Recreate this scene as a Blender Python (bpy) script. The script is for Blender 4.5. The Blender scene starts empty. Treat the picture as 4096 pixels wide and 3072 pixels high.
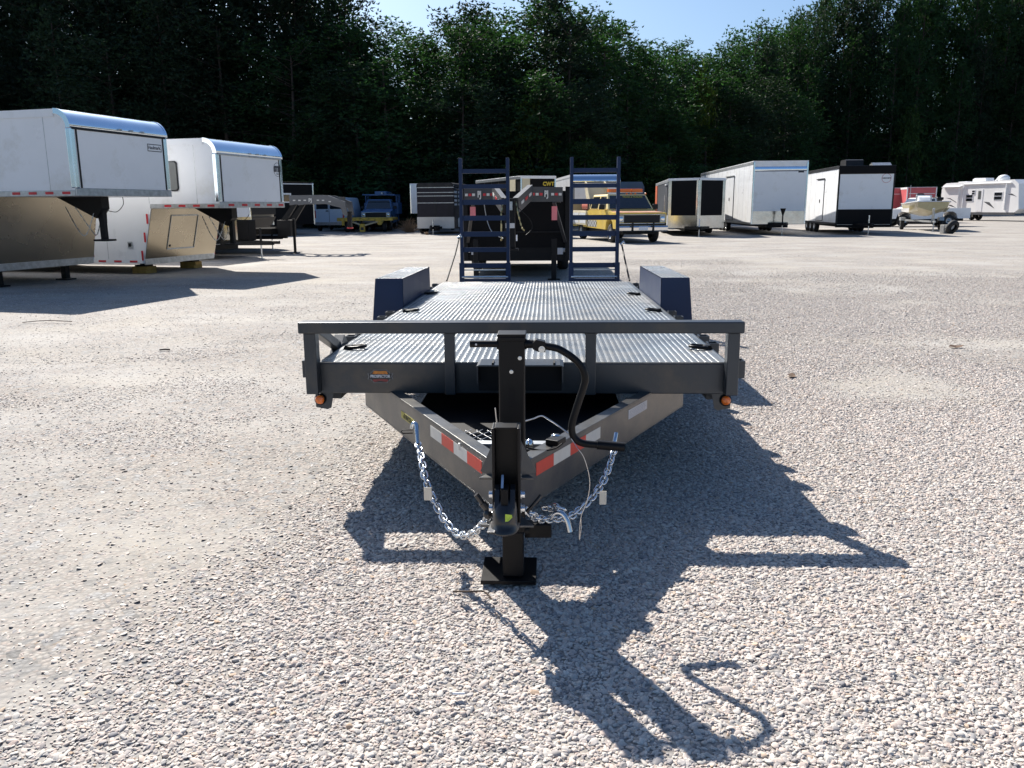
import bpy, bmesh, math, random
import numpy as np
from mathutils import Matrix, Vector
R = math.radians
PI = math.pi
SC = bpy.context.scene
COL = SC.collection
random.seed(11)

# ---------------------------------------------------------------- camera
cam_d = bpy.data.cameras.new('camera')
cam = bpy.data.objects.new('camera', cam_d)
COL.objects.link(cam)
cam_d.sensor_width = 36.0
cam_d.lens = 36.0 * 840.0 / 1024.0
cam_d.clip_start = 0.05
cam_d.clip_end = 2000.0
cam.matrix_world = Matrix.Translation((0, 0, 1.42)) @ Matrix.Rotation(R(2.44), 4, 'Z') @ \
    Matrix.Rotation(R(90 - 11.93), 4, 'X') @ Matrix.Rotation(R(-0.4), 4, 'Z')
SC.camera = cam

# ---------------------------------------------------------------- sky, sun, exposure
SUN_EL, SUN_AZ = 39.6, 28.5            # azimuth measured from +Y towards -X
W = bpy.data.worlds.new('World')
SC.world = W
W.use_nodes = True
wn = W.node_tree.nodes
wl = W.node_tree.links
wn.clear()
sky = wn.new('ShaderNodeTexSky')
sky.sky_type = 'NISHITA'
sky.sun_disc = False
sky.sun_elevation = R(SUN_EL)
sky.sun_rotation = R(-SUN_AZ)
sky.altitude = 60
sky.air_density = 1.0
sky.dust_density = 1.7
sky.ozone_density = 3.0
bg = wn.new('ShaderNodeBackground')
bg.inputs['Strength'].default_value = 0.060
wo = wn.new('ShaderNodeOutputWorld')
tint = wn.new('ShaderNodeVectorMath')
tint.operation = 'MULTIPLY'
tint.inputs[1].default_value = (0.85, 1.0, 1.14)
wl.new(sky.outputs[0], tint.inputs[0])
wl.new(tint.outputs[0], bg.inputs[0])
wl.new(bg.outputs[0], wo.inputs[0])
sd = bpy.data.lights.new('sun', 'SUN')
sd.energy = 5.0
sd.angle = R(0.53)
sd.color = (1.0, 0.945, 0.87)
so = bpy.data.objects.new('sun', sd)
COL.objects.link(so)
sdir = Vector((-math.sin(R(SUN_AZ)) * math.cos(R(SUN_EL)), math.cos(R(SUN_AZ)) * math.cos(R(SUN_EL)), math.sin(R(SUN_EL))))
so.rotation_euler = sdir.to_track_quat('Z', 'Y').to_euler()
so.location = (0, 0, 60)
SC.view_settings.view_transform = 'Standard'
SC.view_settings.look = 'None'
SC.view_settings.exposure = 0.94
SC.view_settings.gamma = 1.0
SC.view_settings.use_curve_mapping = False
SC.render.engine = 'CYCLES'
SC.cycles.max_bounces = 7
SC.cycles.transparent_max_bounces = 8

# ---------------------------------------------------------------- materials
MATS = {}
def mat(name, col, rough=0.5, metal=0.0, var=0.12, scale=6.0, bump=0.0, bscale=60.0, coat=0.0, spec=0.5, dirt=None, dscale=1.5, dthr=0.6, trans=0.0, alpha=1.0, coord='Object'):
    if name in MATS:
        return MATS[name]
    m = bpy.data.materials.new(name)
    m.use_nodes = True
    n = m.node_tree.nodes
    l = m.node_tree.links
    b = n['Principled BSDF']
    tc = n.new('ShaderNodeTexCoord')
    nz = n.new('ShaderNodeTexNoise')
    nz.inputs['Scale'].default_value = scale
    nz.inputs['Detail'].default_value = 5
    l.new(tc.outputs[coord], nz.inputs['Vector'])
    mr = n.new('ShaderNodeMapRange')
    mr.inputs['From Min'].default_value = 0.3
    mr.inputs['From Max'].default_value = 0.7
    mr.inputs['To Min'].default_value = 1 - var
    mr.inputs['To Max'].default_value = 1 + var
    l.new(nz.outputs['Fac'], mr.inputs['Value'])
    vm = n.new('ShaderNodeVectorMath')
    vm.operation = 'SCALE'
    vm.inputs[0].default_value = col[:3]
    l.new(mr.outputs[0], vm.inputs['Scale'])
    out = vm.outputs[0]
    if dirt is not None:
        dz = n.new('ShaderNodeTexNoise')
        dz.inputs['Scale'].default_value = dscale
        dz.inputs['Detail'].default_value = 8
        dz.inputs['Roughness'].default_value = 0.7
        l.new(tc.outputs[coord], dz.inputs['Vector'])
        dr = n.new('ShaderNodeMapRange')
        dr.inputs['From Min'].default_value = dthr - 0.08
        dr.inputs['From Max'].default_value = dthr + 0.12
        l.new(dz.outputs['Fac'], dr.inputs['Value'])
        mx = n.new('ShaderNodeMix')
        mx.data_type = 'RGBA'
        l.new(dr.outputs[0], mx.inputs['Factor'])
        l.new(out, mx.inputs['A'])
        mx.inputs['B'].default_value = (*dirt[:3], 1)
        out = mx.outputs['Result']
    l.new(out, b.inputs['Base Color'])
    rr = n.new('ShaderNodeMapRange')
    rr.inputs['To Min'].default_value = max(0.02, rough - 0.08)
    rr.inputs['To Max'].default_value = min(1, rough + 0.08)
    l.new(nz.outputs['Fac'], rr.inputs['Value'])
    l.new(rr.outputs[0], b.inputs['Roughness'])
    b.inputs['Metallic'].default_value = metal
    b.inputs['Specular IOR Level'].default_value = spec
    b.inputs['Coat Weight'].default_value = coat
    b.inputs['Coat Roughness'].default_value = 0.08
    b.inputs['Transmission Weight'].default_value = trans
    b.inputs['Alpha'].default_value = alpha
    if bump > 0:
        bz = n.new('ShaderNodeTexNoise')
        bz.inputs['Scale'].default_value = bscale
        bz.inputs['Detail'].default_value = 4
        l.new(tc.outputs[coord], bz.inputs['Vector'])
        bp = n.new('ShaderNodeBump')
        bp.inputs['Strength'].default_value = bump
        bp.inputs['Distance'].default_value = 0.01
        l.new(bz.outputs['Fac'], bp.inputs['Height'])
        l.new(bp.outputs[0], b.inputs['Normal'])
    MATS[name] = m
    return m

M_paint = mat('charcoal_paint', (0.052, 0.060, 0.071), 0.34, 0.60, 0.10, 3, 0.08, 500, coat=0.0, spec=0.4, dirt=(0.09, 0.086, 0.08), dscale=2.2, dthr=0.60)
M_tongue = mat('lit_dusty_charcoal_paint', (0.080, 0.083, 0.088), 0.32, 0.5, 0.10, 3, 0.08, 500, spec=0.4, dirt=(0.13, 0.125, 0.115), dscale=5, dthr=0.52)  # charcoal lightened for bounce off the sunlit gravel; the mottling is road dust
M_ramp = mat('blue_shade_paint', (0.012, 0.028, 0.076), 0.45, 0.0, 0.10, 3, 0.05, 400, coat=0.0, spec=0.3)  # dark grey paint; blue sky shade on ramps and fenders put into the colour
M_deck = mat('deck_steel_paint', (0.20, 0.22, 0.235), 0.27, 0.30, 0.16, 2.2, 0.06, 300, dirt=(0.30, 0.29, 0.265), dscale=1.6, dthr=0.54)
M_black = mat('black_powder_coat', (0.005, 0.005, 0.006), 0.42, 0.0, 0.2, 8, 0.06, 300, coat=0.0, spec=0.22)
M_blackm = mat('black_matt', (0.006, 0.006, 0.007), 0.6, 0.0, 0.2, 5, spec=0.2)
M_zinc = mat('zinc_plate', (0.62, 0.66, 0.70), 0.22, 1.0, 0.15, 20)
M_chrome = mat('chrome', (0.78, 0.79, 0.80), 0.12, 1.0, 0.05, 4)
M_red = mat('tape_red', (0.62, 0.05, 0.028), 0.42, 0.0, 0.08, 30, 0.1, 900)
M_white = mat('tape_white', (0.62, 0.61, 0.57), 0.42, 0.0, 0.06, 30, 0.1, 900)
M_amber = mat('amber_lens', (0.80, 0.17, 0.015), 0.25, 0.0, 0.15, 60, coat=0.6)
M_yellow_st = mat('sticker_yellow', (0.42, 0.38, 0.05), 0.5, 0.0, 0.1, 30)
M_ink = mat('black_ink', (0.02, 0.02, 0.02), 0.5)
M_label = mat('white_label', (0.55, 0.55, 0.56), 0.5, 0.0, 0.05, 60)
M_lab2 = mat('label_print', (0.33, 0.34, 0.38), 0.5)
M_galv = mat('galvanised', (0.45, 0.47, 0.48), 0.42, 0.85, 0.2, 12)
M_rubber = mat('rubber', (0.016, 0.016, 0.017), 0.75, 0.0, 0.25, 12, 0.2, 120)
M_wire = mat('steel_wire', (0.6, 0.6, 0.6), 0.3, 1.0, 0.05)
M_decal_grey = mat('decal_grey', (0.20, 0.21, 0.22), 0.5)
M_decal_dark = mat('decal_dark', (0.02, 0.025, 0.03), 0.5)
M_decal_orange = mat('decal_orange', (0.62, 0.22, 0.03), 0.5, 0, 0.3, 60)
M_decal_red = mat('decal_red', (0.22, 0.035, 0.035), 0.5, 0, 0.3, 60)
M_decal_white = mat('decal_white', (0.72, 0.74, 0.78), 0.5)
M_tag = mat('paper_tag', (0.70, 0.66, 0.56), 0.8, 0, 0.08, 20)
M_lime = mat('lime_sticker', (0.45, 0.60, 0.06), 0.55, 0, 0.1, 40)

# ---------------------------------------------------------------- mesh builder
class MB:
    def __init__(s, X=None):
        s.v = []; s.f = []; s.mi = []; s.sm = []
        s.X = X if X is not None else Matrix.Identity(4)
    def add(s, vs, fs, m=0, smooth=False):
        o = len(s.v)
        for p in vs:
            s.v.append(tuple(s.X @ Vector(p)))
        for f in fs:
            s.f.append(tuple(i + o for i in f)); s.mi.append(m); s.sm.append(smooth)
        return s
    def bx(s, x0, x1, y0, y1, z0, z1, m=0):
        v = [(x, y, z) for z in (z0, z1) for y in (y0, y1) for x in (x0, x1)]
        return s.hexa([v[0], v[1], v[3], v[2], v[4], v[5], v[7], v[6]], m)
    def hexa(s, v, m=0):   # bottom loop 0-3 ccw seen from above, top loop 4-7
        return s.add(v, [(3, 2, 1, 0), (4, 5, 6, 7), (0, 1, 5, 4), (1, 2, 6, 5), (2, 3, 7, 6), (3, 0, 4, 7)], m)
    def prism(s, poly, ax, a, b, m=0, smooth=False):
        # poly in the plane perpendicular to ax, extruded a..b
        n = len(poly)
        def P(u, w, t):
            return {'x': (t, u, w), 'y': (u, t, w), 'z': (u, w, t)}[ax]
        vs = [P(u, w, a) for u, w in poly] + [P(u, w, b) for u, w in poly]
        o = [tuple(range(n)), tuple(range(2 * n - 1, n - 1, -1))]
        s.add(vs, o, m, False)
        vs2 = vs
        fs = [(i, i + n, (i + 1) % n + n, (i + 1) % n) for i in range(n)]
        return s.add(vs2, fs, m, smooth)
    def beam(s, p0, p1, w, h, up=(0, 0, 1), m=0):
        p0 = Vector(p0); p1 = Vector(p1); d = (p1 - p0).normalized()
        up = Vector(up); sx = d.cross(up)
        if sx.length < 1e-4: sx = d.cross(Vector((1, 0, 0)))
        sx.normalize(); u = sx.cross(d).normalized()
        a = sx * w / 2; b = u * h / 2
        v = [p0 - a - b, p0 + a - b, p0 + a + b, p0 - a + b, p1 - a - b, p1 + a - b, p1 + a + b, p1 - a + b]
        return s.add(v, [(0, 1, 2, 3), (7, 6, 5, 4), (4, 5, 1, 0), (5, 6, 2, 1), (6, 7, 3, 2), (7, 4, 0, 3)], m)
    def tube(s, pts, r, n=10, closed=False, m=0, cap=True):
        pts = [Vector(p) for p in pts]
        N = len(pts); rs = r if isinstance(r, (list, tuple)) else [r] * N
        vs = []; pu = None
        for i, p in enumerate(pts):
            if closed: t = pts[(i + 1) % N] - pts[i - 1]
            else: t = pts[min(i + 1, N - 1)] - pts[max(i - 1, 0)]
            t.normalize()
            if pu is None:
                pu = t.orthogonal().normalized()
            else:
                pu = (pu - t * pu.dot(t)).normalized()
            w = t.cross(pu)
            for k in range(n):
                a = 2 * PI * k / n
                vs.append(p + (pu * math.cos(a) + w * math.sin(a)) * rs[i])
        fs = []
        for i in range(N if closed else N - 1):
            j = (i + 1) % N
            for k in range(n):
                fs.append((i * n + k, i * n + (k + 1) % n, j * n + (k + 1) % n, j * n + k))
        s.add(vs, fs, m, True)
        if cap and not closed:
            s.add(vs[:n], [tuple(range(n - 1, -1, -1))], m)
            s.add(vs[-n:], [tuple(range(n))], m)
        return s
    def cyl(s, p0, p1, r, r1=None, n=16, m=0):
        return s.tube([p0, p1], [r, r if r1 is None else r1], n, m=m)
    def lathe(s, prof, c=(0, 0, 0), ax=(0, 1, 0), n=28, m=0, smooth=True):
        # prof: list of (radius, offset along axis)
        ax = Vector(ax).normalized(); u = ax.orthogonal().normalized(); w = ax.cross(u); c = Vector(c)
        vs = []
        for r, o in prof:
            for k in range(n):
                a = 2 * PI * k / n
                vs.append(c + ax * o + (u * math.cos(a) + w * math.sin(a)) * r)
        fs = []
        for i in range(len(prof) - 1):
            for k in range(n):
                fs.append((i * n + k, i * n + (k + 1) % n, (i + 1) * n + (k + 1) % n, (i + 1) * n + k))
        return s.add(vs, fs, m, smooth)
    def ball(s, c, r, n=14, m=0):
        rx, ry, rz = r if isinstance(r, (tuple, list)) else (r, r, r)
        h = n // 2; vs = []
        for i in range(h + 1):
            t = PI * i / h
            for k in range(n):
                a = 2 * PI * k / n
                vs.append((c[0] + rx * math.sin(t) * math.cos(a), c[1] + ry * math.sin(t) * math.sin(a), c[2] + rz * math.cos(t)))
        fs = [(i * n + k, (i + 1) * n + k, (i + 1) * n + (k + 1) % n, i * n + (k + 1) % n) for i in range(h) for k in range(n)]
        return s.add(vs, fs, m, True)
    def build(s, name, mats, parent=None, bevel=0.0, label=None, kind=None, loc=None):
        me = bpy.data.meshes.new(name)
        me.from_pydata(s.v, [], s.f)
        if not isinstance(mats, (list, tuple)): mats = [mats]
        for m in mats: me.materials.append(m)
        me.polygons.foreach_set('material_index', s.mi)
        me.polygons.foreach_set('use_smooth', s.sm)
        me.update()
        o = bpy.data.objects.new(name, me)
        COL.objects.link(o)
        if parent is not None: o.parent = parent
        if loc is not None: o.location = loc
        if bevel > 0:
            b = o.modifiers.new('bevel', 'BEVEL')
            b.width = bevel; b.segments = 2; b.limit_method = 'ANGLE'; b.angle_limit = R(50)
        if label: o['label'] = label
        if kind: o['kind'] = kind
        return o

def thing(name, label, cat, loc=(0, 0, 0), rz=0.0, group=None, tilt=None):
    o = bpy.data.objects.new(name, None)
    COL.objects.link(o)
    o.empty_display_size = 0.2
    o.location = loc
    o.rotation_euler = (0, 0, rz) if tilt is None else tilt
    tag(o, label, cat, group)
    return o
def tag(o, label, cat, group=None):
    o['label'] = label; o['category'] = cat
    if group: o['group'] = group
    return o
def copy_tree(o, parent=None):
    c = o.copy(); COL.objects.link(c); c.parent = parent
    for ch in list(o.children): copy_tree(ch, c)
    return c
def text(name, s, size, m, parent, org, xd, up, sx=1.0, bold=0.0, depth=0.0008, align='CENTER', shear=0.0, kids=None):
    cu = bpy.data.curves.new(name, 'FONT')
    cu.body = s; cu.size = size; cu.align_x = align; cu.align_y = 'CENTER'
    cu.extrude = depth; cu.offset = bold; cu.shear = shear; cu.resolution_u = 3
    to = bpy.data.objects.new(name + '_tmp', cu)
    me = bpy.data.meshes.new_from_object(to)
    bpy.data.objects.remove(to)
    me.name = name
    xd = Vector(xd).normalized(); up = Vector(up).normalized(); nz = xd.cross(up).normalized()
    X = Matrix((xd * sx, up, nz)).transposed().to_4x4(); X.translation = Vector(org) + nz * 0.0006
    me.transform(X)
    me.materials.clear(); me.materials.append(m)
    o = bpy.data.objects.new(name, me)
    COL.objects.link(o)
    if parent is not None: o.parent = parent
    return o
def np_mesh(name, V, F, mats, parent=None, mi=None, smooth=False):
    me = bpy.data.meshes.new(name)
    V = np.asarray(V, np.float32); F = np.asarray(F, np.int32)
    nf, k = F.shape
    me.vertices.add(len(V)); me.vertices.foreach_set('co', V.ravel())
    me.loops.add(nf * k); me.loops.foreach_set('vertex_index', F.ravel())
    me.polygons.add(nf)
    me.polygons.foreach_set('loop_start', np.arange(0, nf * k, k, dtype=np.int32))
    try: me.polygons.foreach_set('loop_total', np.full(nf, k, np.int32))
    except Exception: pass
    if not isinstance(mats, (list, tuple)): mats = [mats]
    for m in mats: me.materials.append(m)
    if mi is not None: me.polygons.foreach_set('material_index', mi)
    me.polygons.foreach_set('use_smooth', np.full(nf, smooth))
    me.update(calc_edges=True)
    me.validate()
    o = bpy.data.objects.new(name, me)
    COL.objects.link(o)
    if parent is not None: o.parent = parent
    return o
def arc(c, r, a0, a1, n=6):
    return [(c[0] + r * math.cos(a0 + (a1 - a0) * i / n), c[1] + r * math.sin(a0 + (a1 - a0) * i / n)) for i in range(n + 1)]
def smooth_path(pts, k=4):
    P = [Vector(p) for p in pts]; out = []
    for i in range(len(P) - 1):
        p0 = P[max(i - 1, 0)]; p1 = P[i]; p2 = P[i + 1]; p3 = P[min(i + 2, len(P) - 1)]
        for j in range(k):
            t = j / k
            out.append(0.5 * ((2 * p1) + (p2 - p0) * t + (2 * p0 - 5 * p1 + 4 * p2 - p3) * t * t + (3 * p1 - p0 - 3 * p2 + p3) * t ** 3))
    out.append(P[-1])
    return out
# ---------------------------------------------------------------- ground
def vnoise(x, y, s, seed):
    rs = np.random.RandomState(seed); T = rs.rand(64, 64)
    x = np.asarray(x) / s; y = np.asarray(y) / s
    xi = np.floor(x).astype(int); yi = np.floor(y).astype(int); fx = x - xi; fy = y - yi
    fx = fx * fx * (3 - 2 * fx); fy = fy * fy * (3 - 2 * fy)
    g = lambda a, b: T[a % 64, b % 64]
    return (g(xi, yi) * (1 - fx) + g(xi + 1, yi) * fx) * (1 - fy) + (g(xi, yi + 1) * (1 - fx) + g(xi + 1, yi + 1) * fx) * fy

def stone_ramp(cr):
    cols = [(0.0, (0.22, 0.22, 0.23)), (0.10, (0.40, 0.365, 0.345)), (0.3, (0.58, 0.49, 0.43)), (0.45, (0.62, 0.58, 0.52)),
            (0.6, (0.46, 0.43, 0.41)), (0.72, (0.68, 0.63, 0.565)), (0.84, (0.57, 0.455, 0.39)), (0.96, (0.70, 0.66, 0.60)), (1.0, (0.50, 0.36, 0.25))]
    e = cr.elements
    while len(e) < len(cols): e.new(0.5)
    for i, (p, c) in enumerate(cols):
        e[i].position = p; e[i].color = (*c, 1)

def ground_mat():
    m = bpy.data.materials.new('gravel_ground'); m.use_nodes = True
    n = m.node_tree.nodes; l = m.node_tree.links; b = n['Principled BSDF']
    tc = n.new('ShaderNodeTexCoord')
    def noise(sc, det=4, ro=0.6):
        z = n.new('ShaderNodeTexNoise'); z.inputs['Scale'].default_value = sc; z.inputs['Detail'].default_value = det
        z.inputs['Roughness'].default_value = ro; l.new(tc.outputs['Object'], z.inputs['Vector']); return z
    def mix(f, a, c, mode='MIX'):
        x = n.new('ShaderNodeMix'); x.data_type = 'RGBA'; x.blend_type = mode
        for k, v in (('Factor', f), ('A', a), ('B', c)):
            if isinstance(v, (int, float)): x.inputs[k].default_value = v
            elif isinstance(v, tuple): x.inputs[k].default_value = (*v, 1)
            else: l.new(v, x.inputs[k])
        return x.outputs['Result']
    def rng(v, a, c, d=0.0, e=1.0):
        x = n.new('ShaderNodeMapRange'); x.inputs['From Min'].default_value = a; x.inputs['From Max'].default_value = c
        x.inputs['To Min'].default_value = d; x.inputs['To Max'].default_value = e; l.new(v, x.inputs['Value']); return x.outputs[0]
    vo = n.new('ShaderNodeTexVoronoi'); vo.inputs['Scale'].default_value = 58
    l.new(tc.outputs['Object'], vo.inputs['Vector'])
    cr = n.new('ShaderNodeValToRGB'); stone_ramp(cr.color_ramp)
    sep = n.new('ShaderNodeSeparateColor'); l.new(vo.outputs['Color'], sep.inputs[0]); l.new(sep.outputs[0], cr.inputs[0])
    vo2 = n.new('ShaderNodeTexVoronoi'); vo2.inputs['Scale'].default_value = 23
    l.new(tc.outputs['Object'], vo2.inputs['Vector'])
    sep2 = n.new('ShaderNodeSeparateColor'); l.new(vo2.outputs['Color'], sep2.inputs[0])
    # scattered larger stones
    big = mix(rng(sep2.outputs[1], 0.80, 0.83), cr.outputs[0], rng(sep2.outputs[0], 0, 1, 0.22, 0.62))
    gap = rng(vo.outputs['Distance'], 0.30, 0.62, 1.0, 0.62)
    stones = mix(1.0, big, gap, 'MULTIPLY')
    # dust patches: bigger pale areas worn by wheels, stretched along a driving direction
    mp = n.new('ShaderNodeMapping'); mp.inputs['Rotation'].default_value = (0, 0, R(-24)); mp.inputs['Scale'].default_value = (0.6, 1.0, 1.0)
    l.new(tc.outputs['Object'], mp.inputs['Vector'])
    d1 = n.new('ShaderNodeTexNoise'); d1.inputs['Scale'].default_value = 0.8; d1.inputs['Detail'].default_value = 6; d1.inputs['Roughness'].default_value = 0.62
    l.new(mp.outputs[0], d1.inputs['Vector'])
    fine = noise(7, 5, 0.7)
    ad = n.new('ShaderNodeMath'); ad.operation = 'MULTIPLY_ADD'; ad.inputs[1].default_value = 0.42
    l.new(fine.outputs['Fac'], ad.inputs[0]); l.new(d1.outputs['Fac'], ad.inputs[2])
    dustf = rng(ad.outputs[0], 0.62, 0.84, 0.25, 0.88)
    dcol = mix(rng(noise(0.8, 3).outputs['Fac'], 0.38, 0.66), (0.54, 0.515, 0.475), (0.54, 0.48, 0.385))
    dcol = mix(rng(noise(45, 4, 0.8).outputs['Fac'], 0.3, 0.7), dcol, (0.46, 0.44, 0.41))
    macro = rng(noise(0.22, 5).outputs['Fac'], 0.3, 0.7, 0.58, 0.74)
    mm = n.new('ShaderNodeVectorMath'); mm.operation = 'SCALE'; l.new(stones, mm.inputs[0]); l.new(macro, mm.inputs['Scale'])
    dm = rng(noise(0.35, 6, 0.7).outputs['Fac'], 0.3, 0.7, 0.62, 0.84)
    md = n.new('ShaderNodeVectorMath'); md.operation = 'SCALE'; l.new(dcol, md.inputs[0]); l.new(dm, md.inputs['Scale'])
    l.new(mix(dustf, mm.outputs[0], md.outputs[0]), b.inputs['Base Color'])
    b.inputs['Roughness'].default_value = 0.9; b.inputs['Specular IOR Level'].default_value = 0.2
    inv = n.new('ShaderNodeMath'); inv.operation = 'SUBTRACT'; inv.inputs[0].default_value = 1; l.new(vo.outputs['Distance'], inv.inputs[1])
    hs = n.new('ShaderNodeMath'); hs.operation = 'MULTIPLY'; l.new(inv.outputs[0], hs.inputs[0]); l.new(rng(dustf, 0.12, 0.88, 1.0, 0.25), hs.inputs[1])
    h2 = n.new('ShaderNodeMath'); h2.operation = 'MULTIPLY_ADD'; h2.inputs[1].default_value = 0.9
    l.new(rng(sep2.outputs[1], 0.80, 0.84), h2.inputs[0]); l.new(hs.outputs[0], h2.inputs[2])
    bp = n.new('ShaderNodeBump'); bp.inputs['Strength'].default_value = 0.55; bp.inputs['Distance'].default_value = 0.008
    l.new(h2.outputs[0], bp.inputs['Height'])
    und = n.new('ShaderNodeBump'); und.inputs['Strength'].default_value = 0.25; und.inputs['Distance'].default_value = 0.03
    l.new(noise(1.6, 6, 0.6).outputs['Fac'], und.inputs['Height']); l.new(bp.outputs[0], und.inputs['Normal'])
    l.new(und.outputs[0], b.inputs['Normal'])
    return m
g = MB(); g.add([(-500, -60, 0), (500, -60, 0), (500, 600, 0), (-500, 600, 0)], [(0, 1, 2, 3)])
ground = g.build('ground', ground_mat(), kind='structure')
ground['label'] = 'pale gravel yard with dusty wheel-worn patches'

# loose pebbles: geometry nodes over a patch of ground near the trailer
def stone_mat():
    m = bpy.data.materials.new('pebble'); m.use_nodes = True
    n = m.node_tree.nodes; l = m.node_tree.links; b = n['Principled BSDF']
    oi = n.new('ShaderNodeObjectInfo'); cr = n.new('ShaderNodeValToRGB'); stone_ramp(cr.color_ramp)
    l.new(oi.outputs['Random'], cr.inputs[0])
    tc = n.new('ShaderNodeTexCoord'); z = n.new('ShaderNodeTexNoise'); z.inputs['Scale'].default_value = 2.0
    l.new(tc.outputs['Object'], z.inputs['Vector'])
    mr = n.new('ShaderNodeMapRange'); mr.inputs['To Min'].default_value = 0.66; mr.inputs['To Max'].default_value = 1.12; l.new(z.outputs['Fac'], mr.inputs['Value'])
    vm = n.new('ShaderNodeVectorMath'); vm.operation = 'SCALE'; l.new(cr.outputs[0], vm.inputs[0]); l.new(mr.outputs[0], vm.inputs['Scale'])
    l.new(vm.outputs[0], b.inputs['Base Color']); b.inputs['Roughness'].default_value = 0.8; b.inputs['Specular IOR Level'].default_value = 0.3
    return m
def gravel():
    nx, ny = 190, 190
    xs = np.linspace(-14, 15, nx); ys = np.linspace(0.6, 26, ny)
    XX, YY = np.meshgrid(xs, ys)
    V = np.stack([XX.ravel(), YY.ravel(), np.full(XX.size, 0.001)], 1)
    i = np.arange(nx * ny).reshape(ny, nx)
    F = np.stack([i[:-1, :-1].ravel(), i[:-1, 1:].ravel(), i[1:, 1:].ravel(), i[1:, :-1].ravel()], 1)
    o = np_mesh('gravel', V, F, stone_mat())
    x = V[:, 0]; y = V[:, 1]
    r = R(-24); u = x * math.cos(r) - y * math.sin(r); w = x * math.sin(r) + y * math.cos(r)
    nz = 0.6 * vnoise(u * 0.4, w, 0.9, 3) + 0.4 * vnoise(u, w, 0.35, 5)
    # packed wheel lane on the left side, loose stones elsewhere
    lane = np.clip((-0.7 - x + (y - 3) * 0.10) / 1.0, 0, 1) * np.clip((y - 1.6 + (-x) * 0.25) / 1.0, 0, 1)
    pn = 0.55 * vnoise(x * 0.6, y, 1.7, 31) + 0.45 * vnoise(x, y, 0.6, 37)
    packed = np.clip(np.maximum(lane * (0.55 + 1.0 * nz), np.clip((pn - 0.52) * 3.5, 0, 0.85) * np.clip((y - 3.6) / 2.0, 0, 1)), 0, 1)
    dens = np.clip(1.05 - packed * 1.08, 0.06, 1.0)
    dens *= np.clip(5.5 / y, 0, 1) ** 1.6 * np.clip((26 - y - 9 * vnoise(x, y, 2.2, 17)) / 7.0, 0.0, 1.0)
    h_ = o.data.attributes.new('hgt', 'FLOAT', 'POINT'); h_.data.foreach_set('value', (1.0 - 0.62 * packed).astype(np.float32))
    wide = np.clip((np.abs(x) - (2.0 + 0.75 * y)) / 2.0, 0, 1)
    dens *= 1 - 0.85 * wide
    a = o.data.attributes.new('dens', 'FLOAT', 'POINT'); a.data.foreach_set('value', dens.astype(np.float32))
    ng = bpy.data.node_groups.new('scatter_pebbles', 'GeometryNodeTree')
    ng.interface.new_socket('Geometry', in_out='INPUT', socket_type='NodeSocketGeometry')
    ng.interface.new_socket('Geometry', in_out='OUTPUT', socket_type='NodeSocketGeometry')
    n = ng.nodes; l = ng.links
    gi = n.new('NodeGroupInput'); go = n.new('NodeGroupOutput')
    na = n.new('GeometryNodeInputNamedAttribute'); na.data_type = 'FLOAT'; na.inputs['Name'].default_value = 'dens'
    mu = n.new('ShaderNodeMath'); mu.operation = 'MULTIPLY'; mu.inputs[1].default_value = 13000.0
    l.new(na.outputs['Attribute'], mu.inputs[0])
    dp = n.new('GeometryNodeDistributePointsOnFaces'); dp.distribute_method = 'RANDOM'
    l.new(gi.outputs[0], dp.inputs['Mesh']); l.new(mu.outputs[0], dp.inputs['Density'])
    jn = n.new('GeometryNodeJoinGeometry')
    for k in range(4):
        ic = n.new('GeometryNodeMeshIcoSphere'); ic.inputs['Radius'].default_value = 1.0; ic.inputs['Subdivisions'].default_value = 2
        sp = n.new('GeometryNodeSetPosition'); nt = n.new('ShaderNodeTexNoise'); nt.noise_dimensions = '4D'
        nt.inputs['W'].default_value = 3.7 * k + 1; nt.inputs['Scale'].default_value = 0.9; nt.inputs['Detail'].default_value = 1.5
        sb = n.new('ShaderNodeVectorMath'); sb.operation = 'SUBTRACT'; sb.inputs[1].default_value = (0.5, 0.5, 0.5); l.new(nt.outputs['Color'], sb.inputs[0])
        sc = n.new('ShaderNodeVectorMath'); sc.operation = 'SCALE'; sc.inputs['Scale'].default_value = 1.5; l.new(sb.outputs[0], sc.inputs[0])
        l.new(ic.outputs['Mesh'], sp.inputs['Geometry']); l.new(sc.outputs[0], sp.inputs['Offset'])
        ss = n.new('GeometryNodeSetShadeSmooth'); l.new(sp.outputs[0], ss.inputs['Geometry']); ss.inputs['Shade Smooth'].default_value = bool(k % 2)
        gt = n.new('GeometryNodeGeometryToInstance'); l.new(ss.outputs[0], gt.inputs[0]); l.new(gt.outputs[0], jn.inputs[0])
    ip = n.new('GeometryNodeInstanceOnPoints'); ip.inputs['Pick Instance'].default_value = True
    l.new(dp.outputs['Points'], ip.inputs['Points']); l.new(jn.outputs[0], ip.inputs['Instance'])
    rr = n.new('FunctionNodeRandomValue'); rr.data_type = 'FLOAT_VECTOR'; rr.inputs[0].default_value = (-0.45, -0.45, 0); rr.inputs[1].default_value = (0.45, 0.45, 6.28)
    l.new(rr.outputs[0], ip.inputs['Rotation'])
    rs = n.new('FunctionNodeRandomValue'); rs.data_type = 'FLOAT_VECTOR'; rs.inputs[0].default_value = (0.0042, 0.0034, 0.0018); rs.inputs[1].default_value = (0.0094, 0.0074, 0.0040); rs.inputs['Seed'].default_value = 3
    r2 = n.new('FunctionNodeRandomValue'); r2.data_type = 'FLOAT'; r2.inputs[2].default_value = 0.0; r2.inputs[3].default_value = 1.0; r2.inputs['Seed'].default_value = 9
    pw = n.new('ShaderNodeMath'); pw.operation = 'POWER'; pw.inputs[1].default_value = 5.0; l.new(r2.outputs[1], pw.inputs[0])
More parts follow.
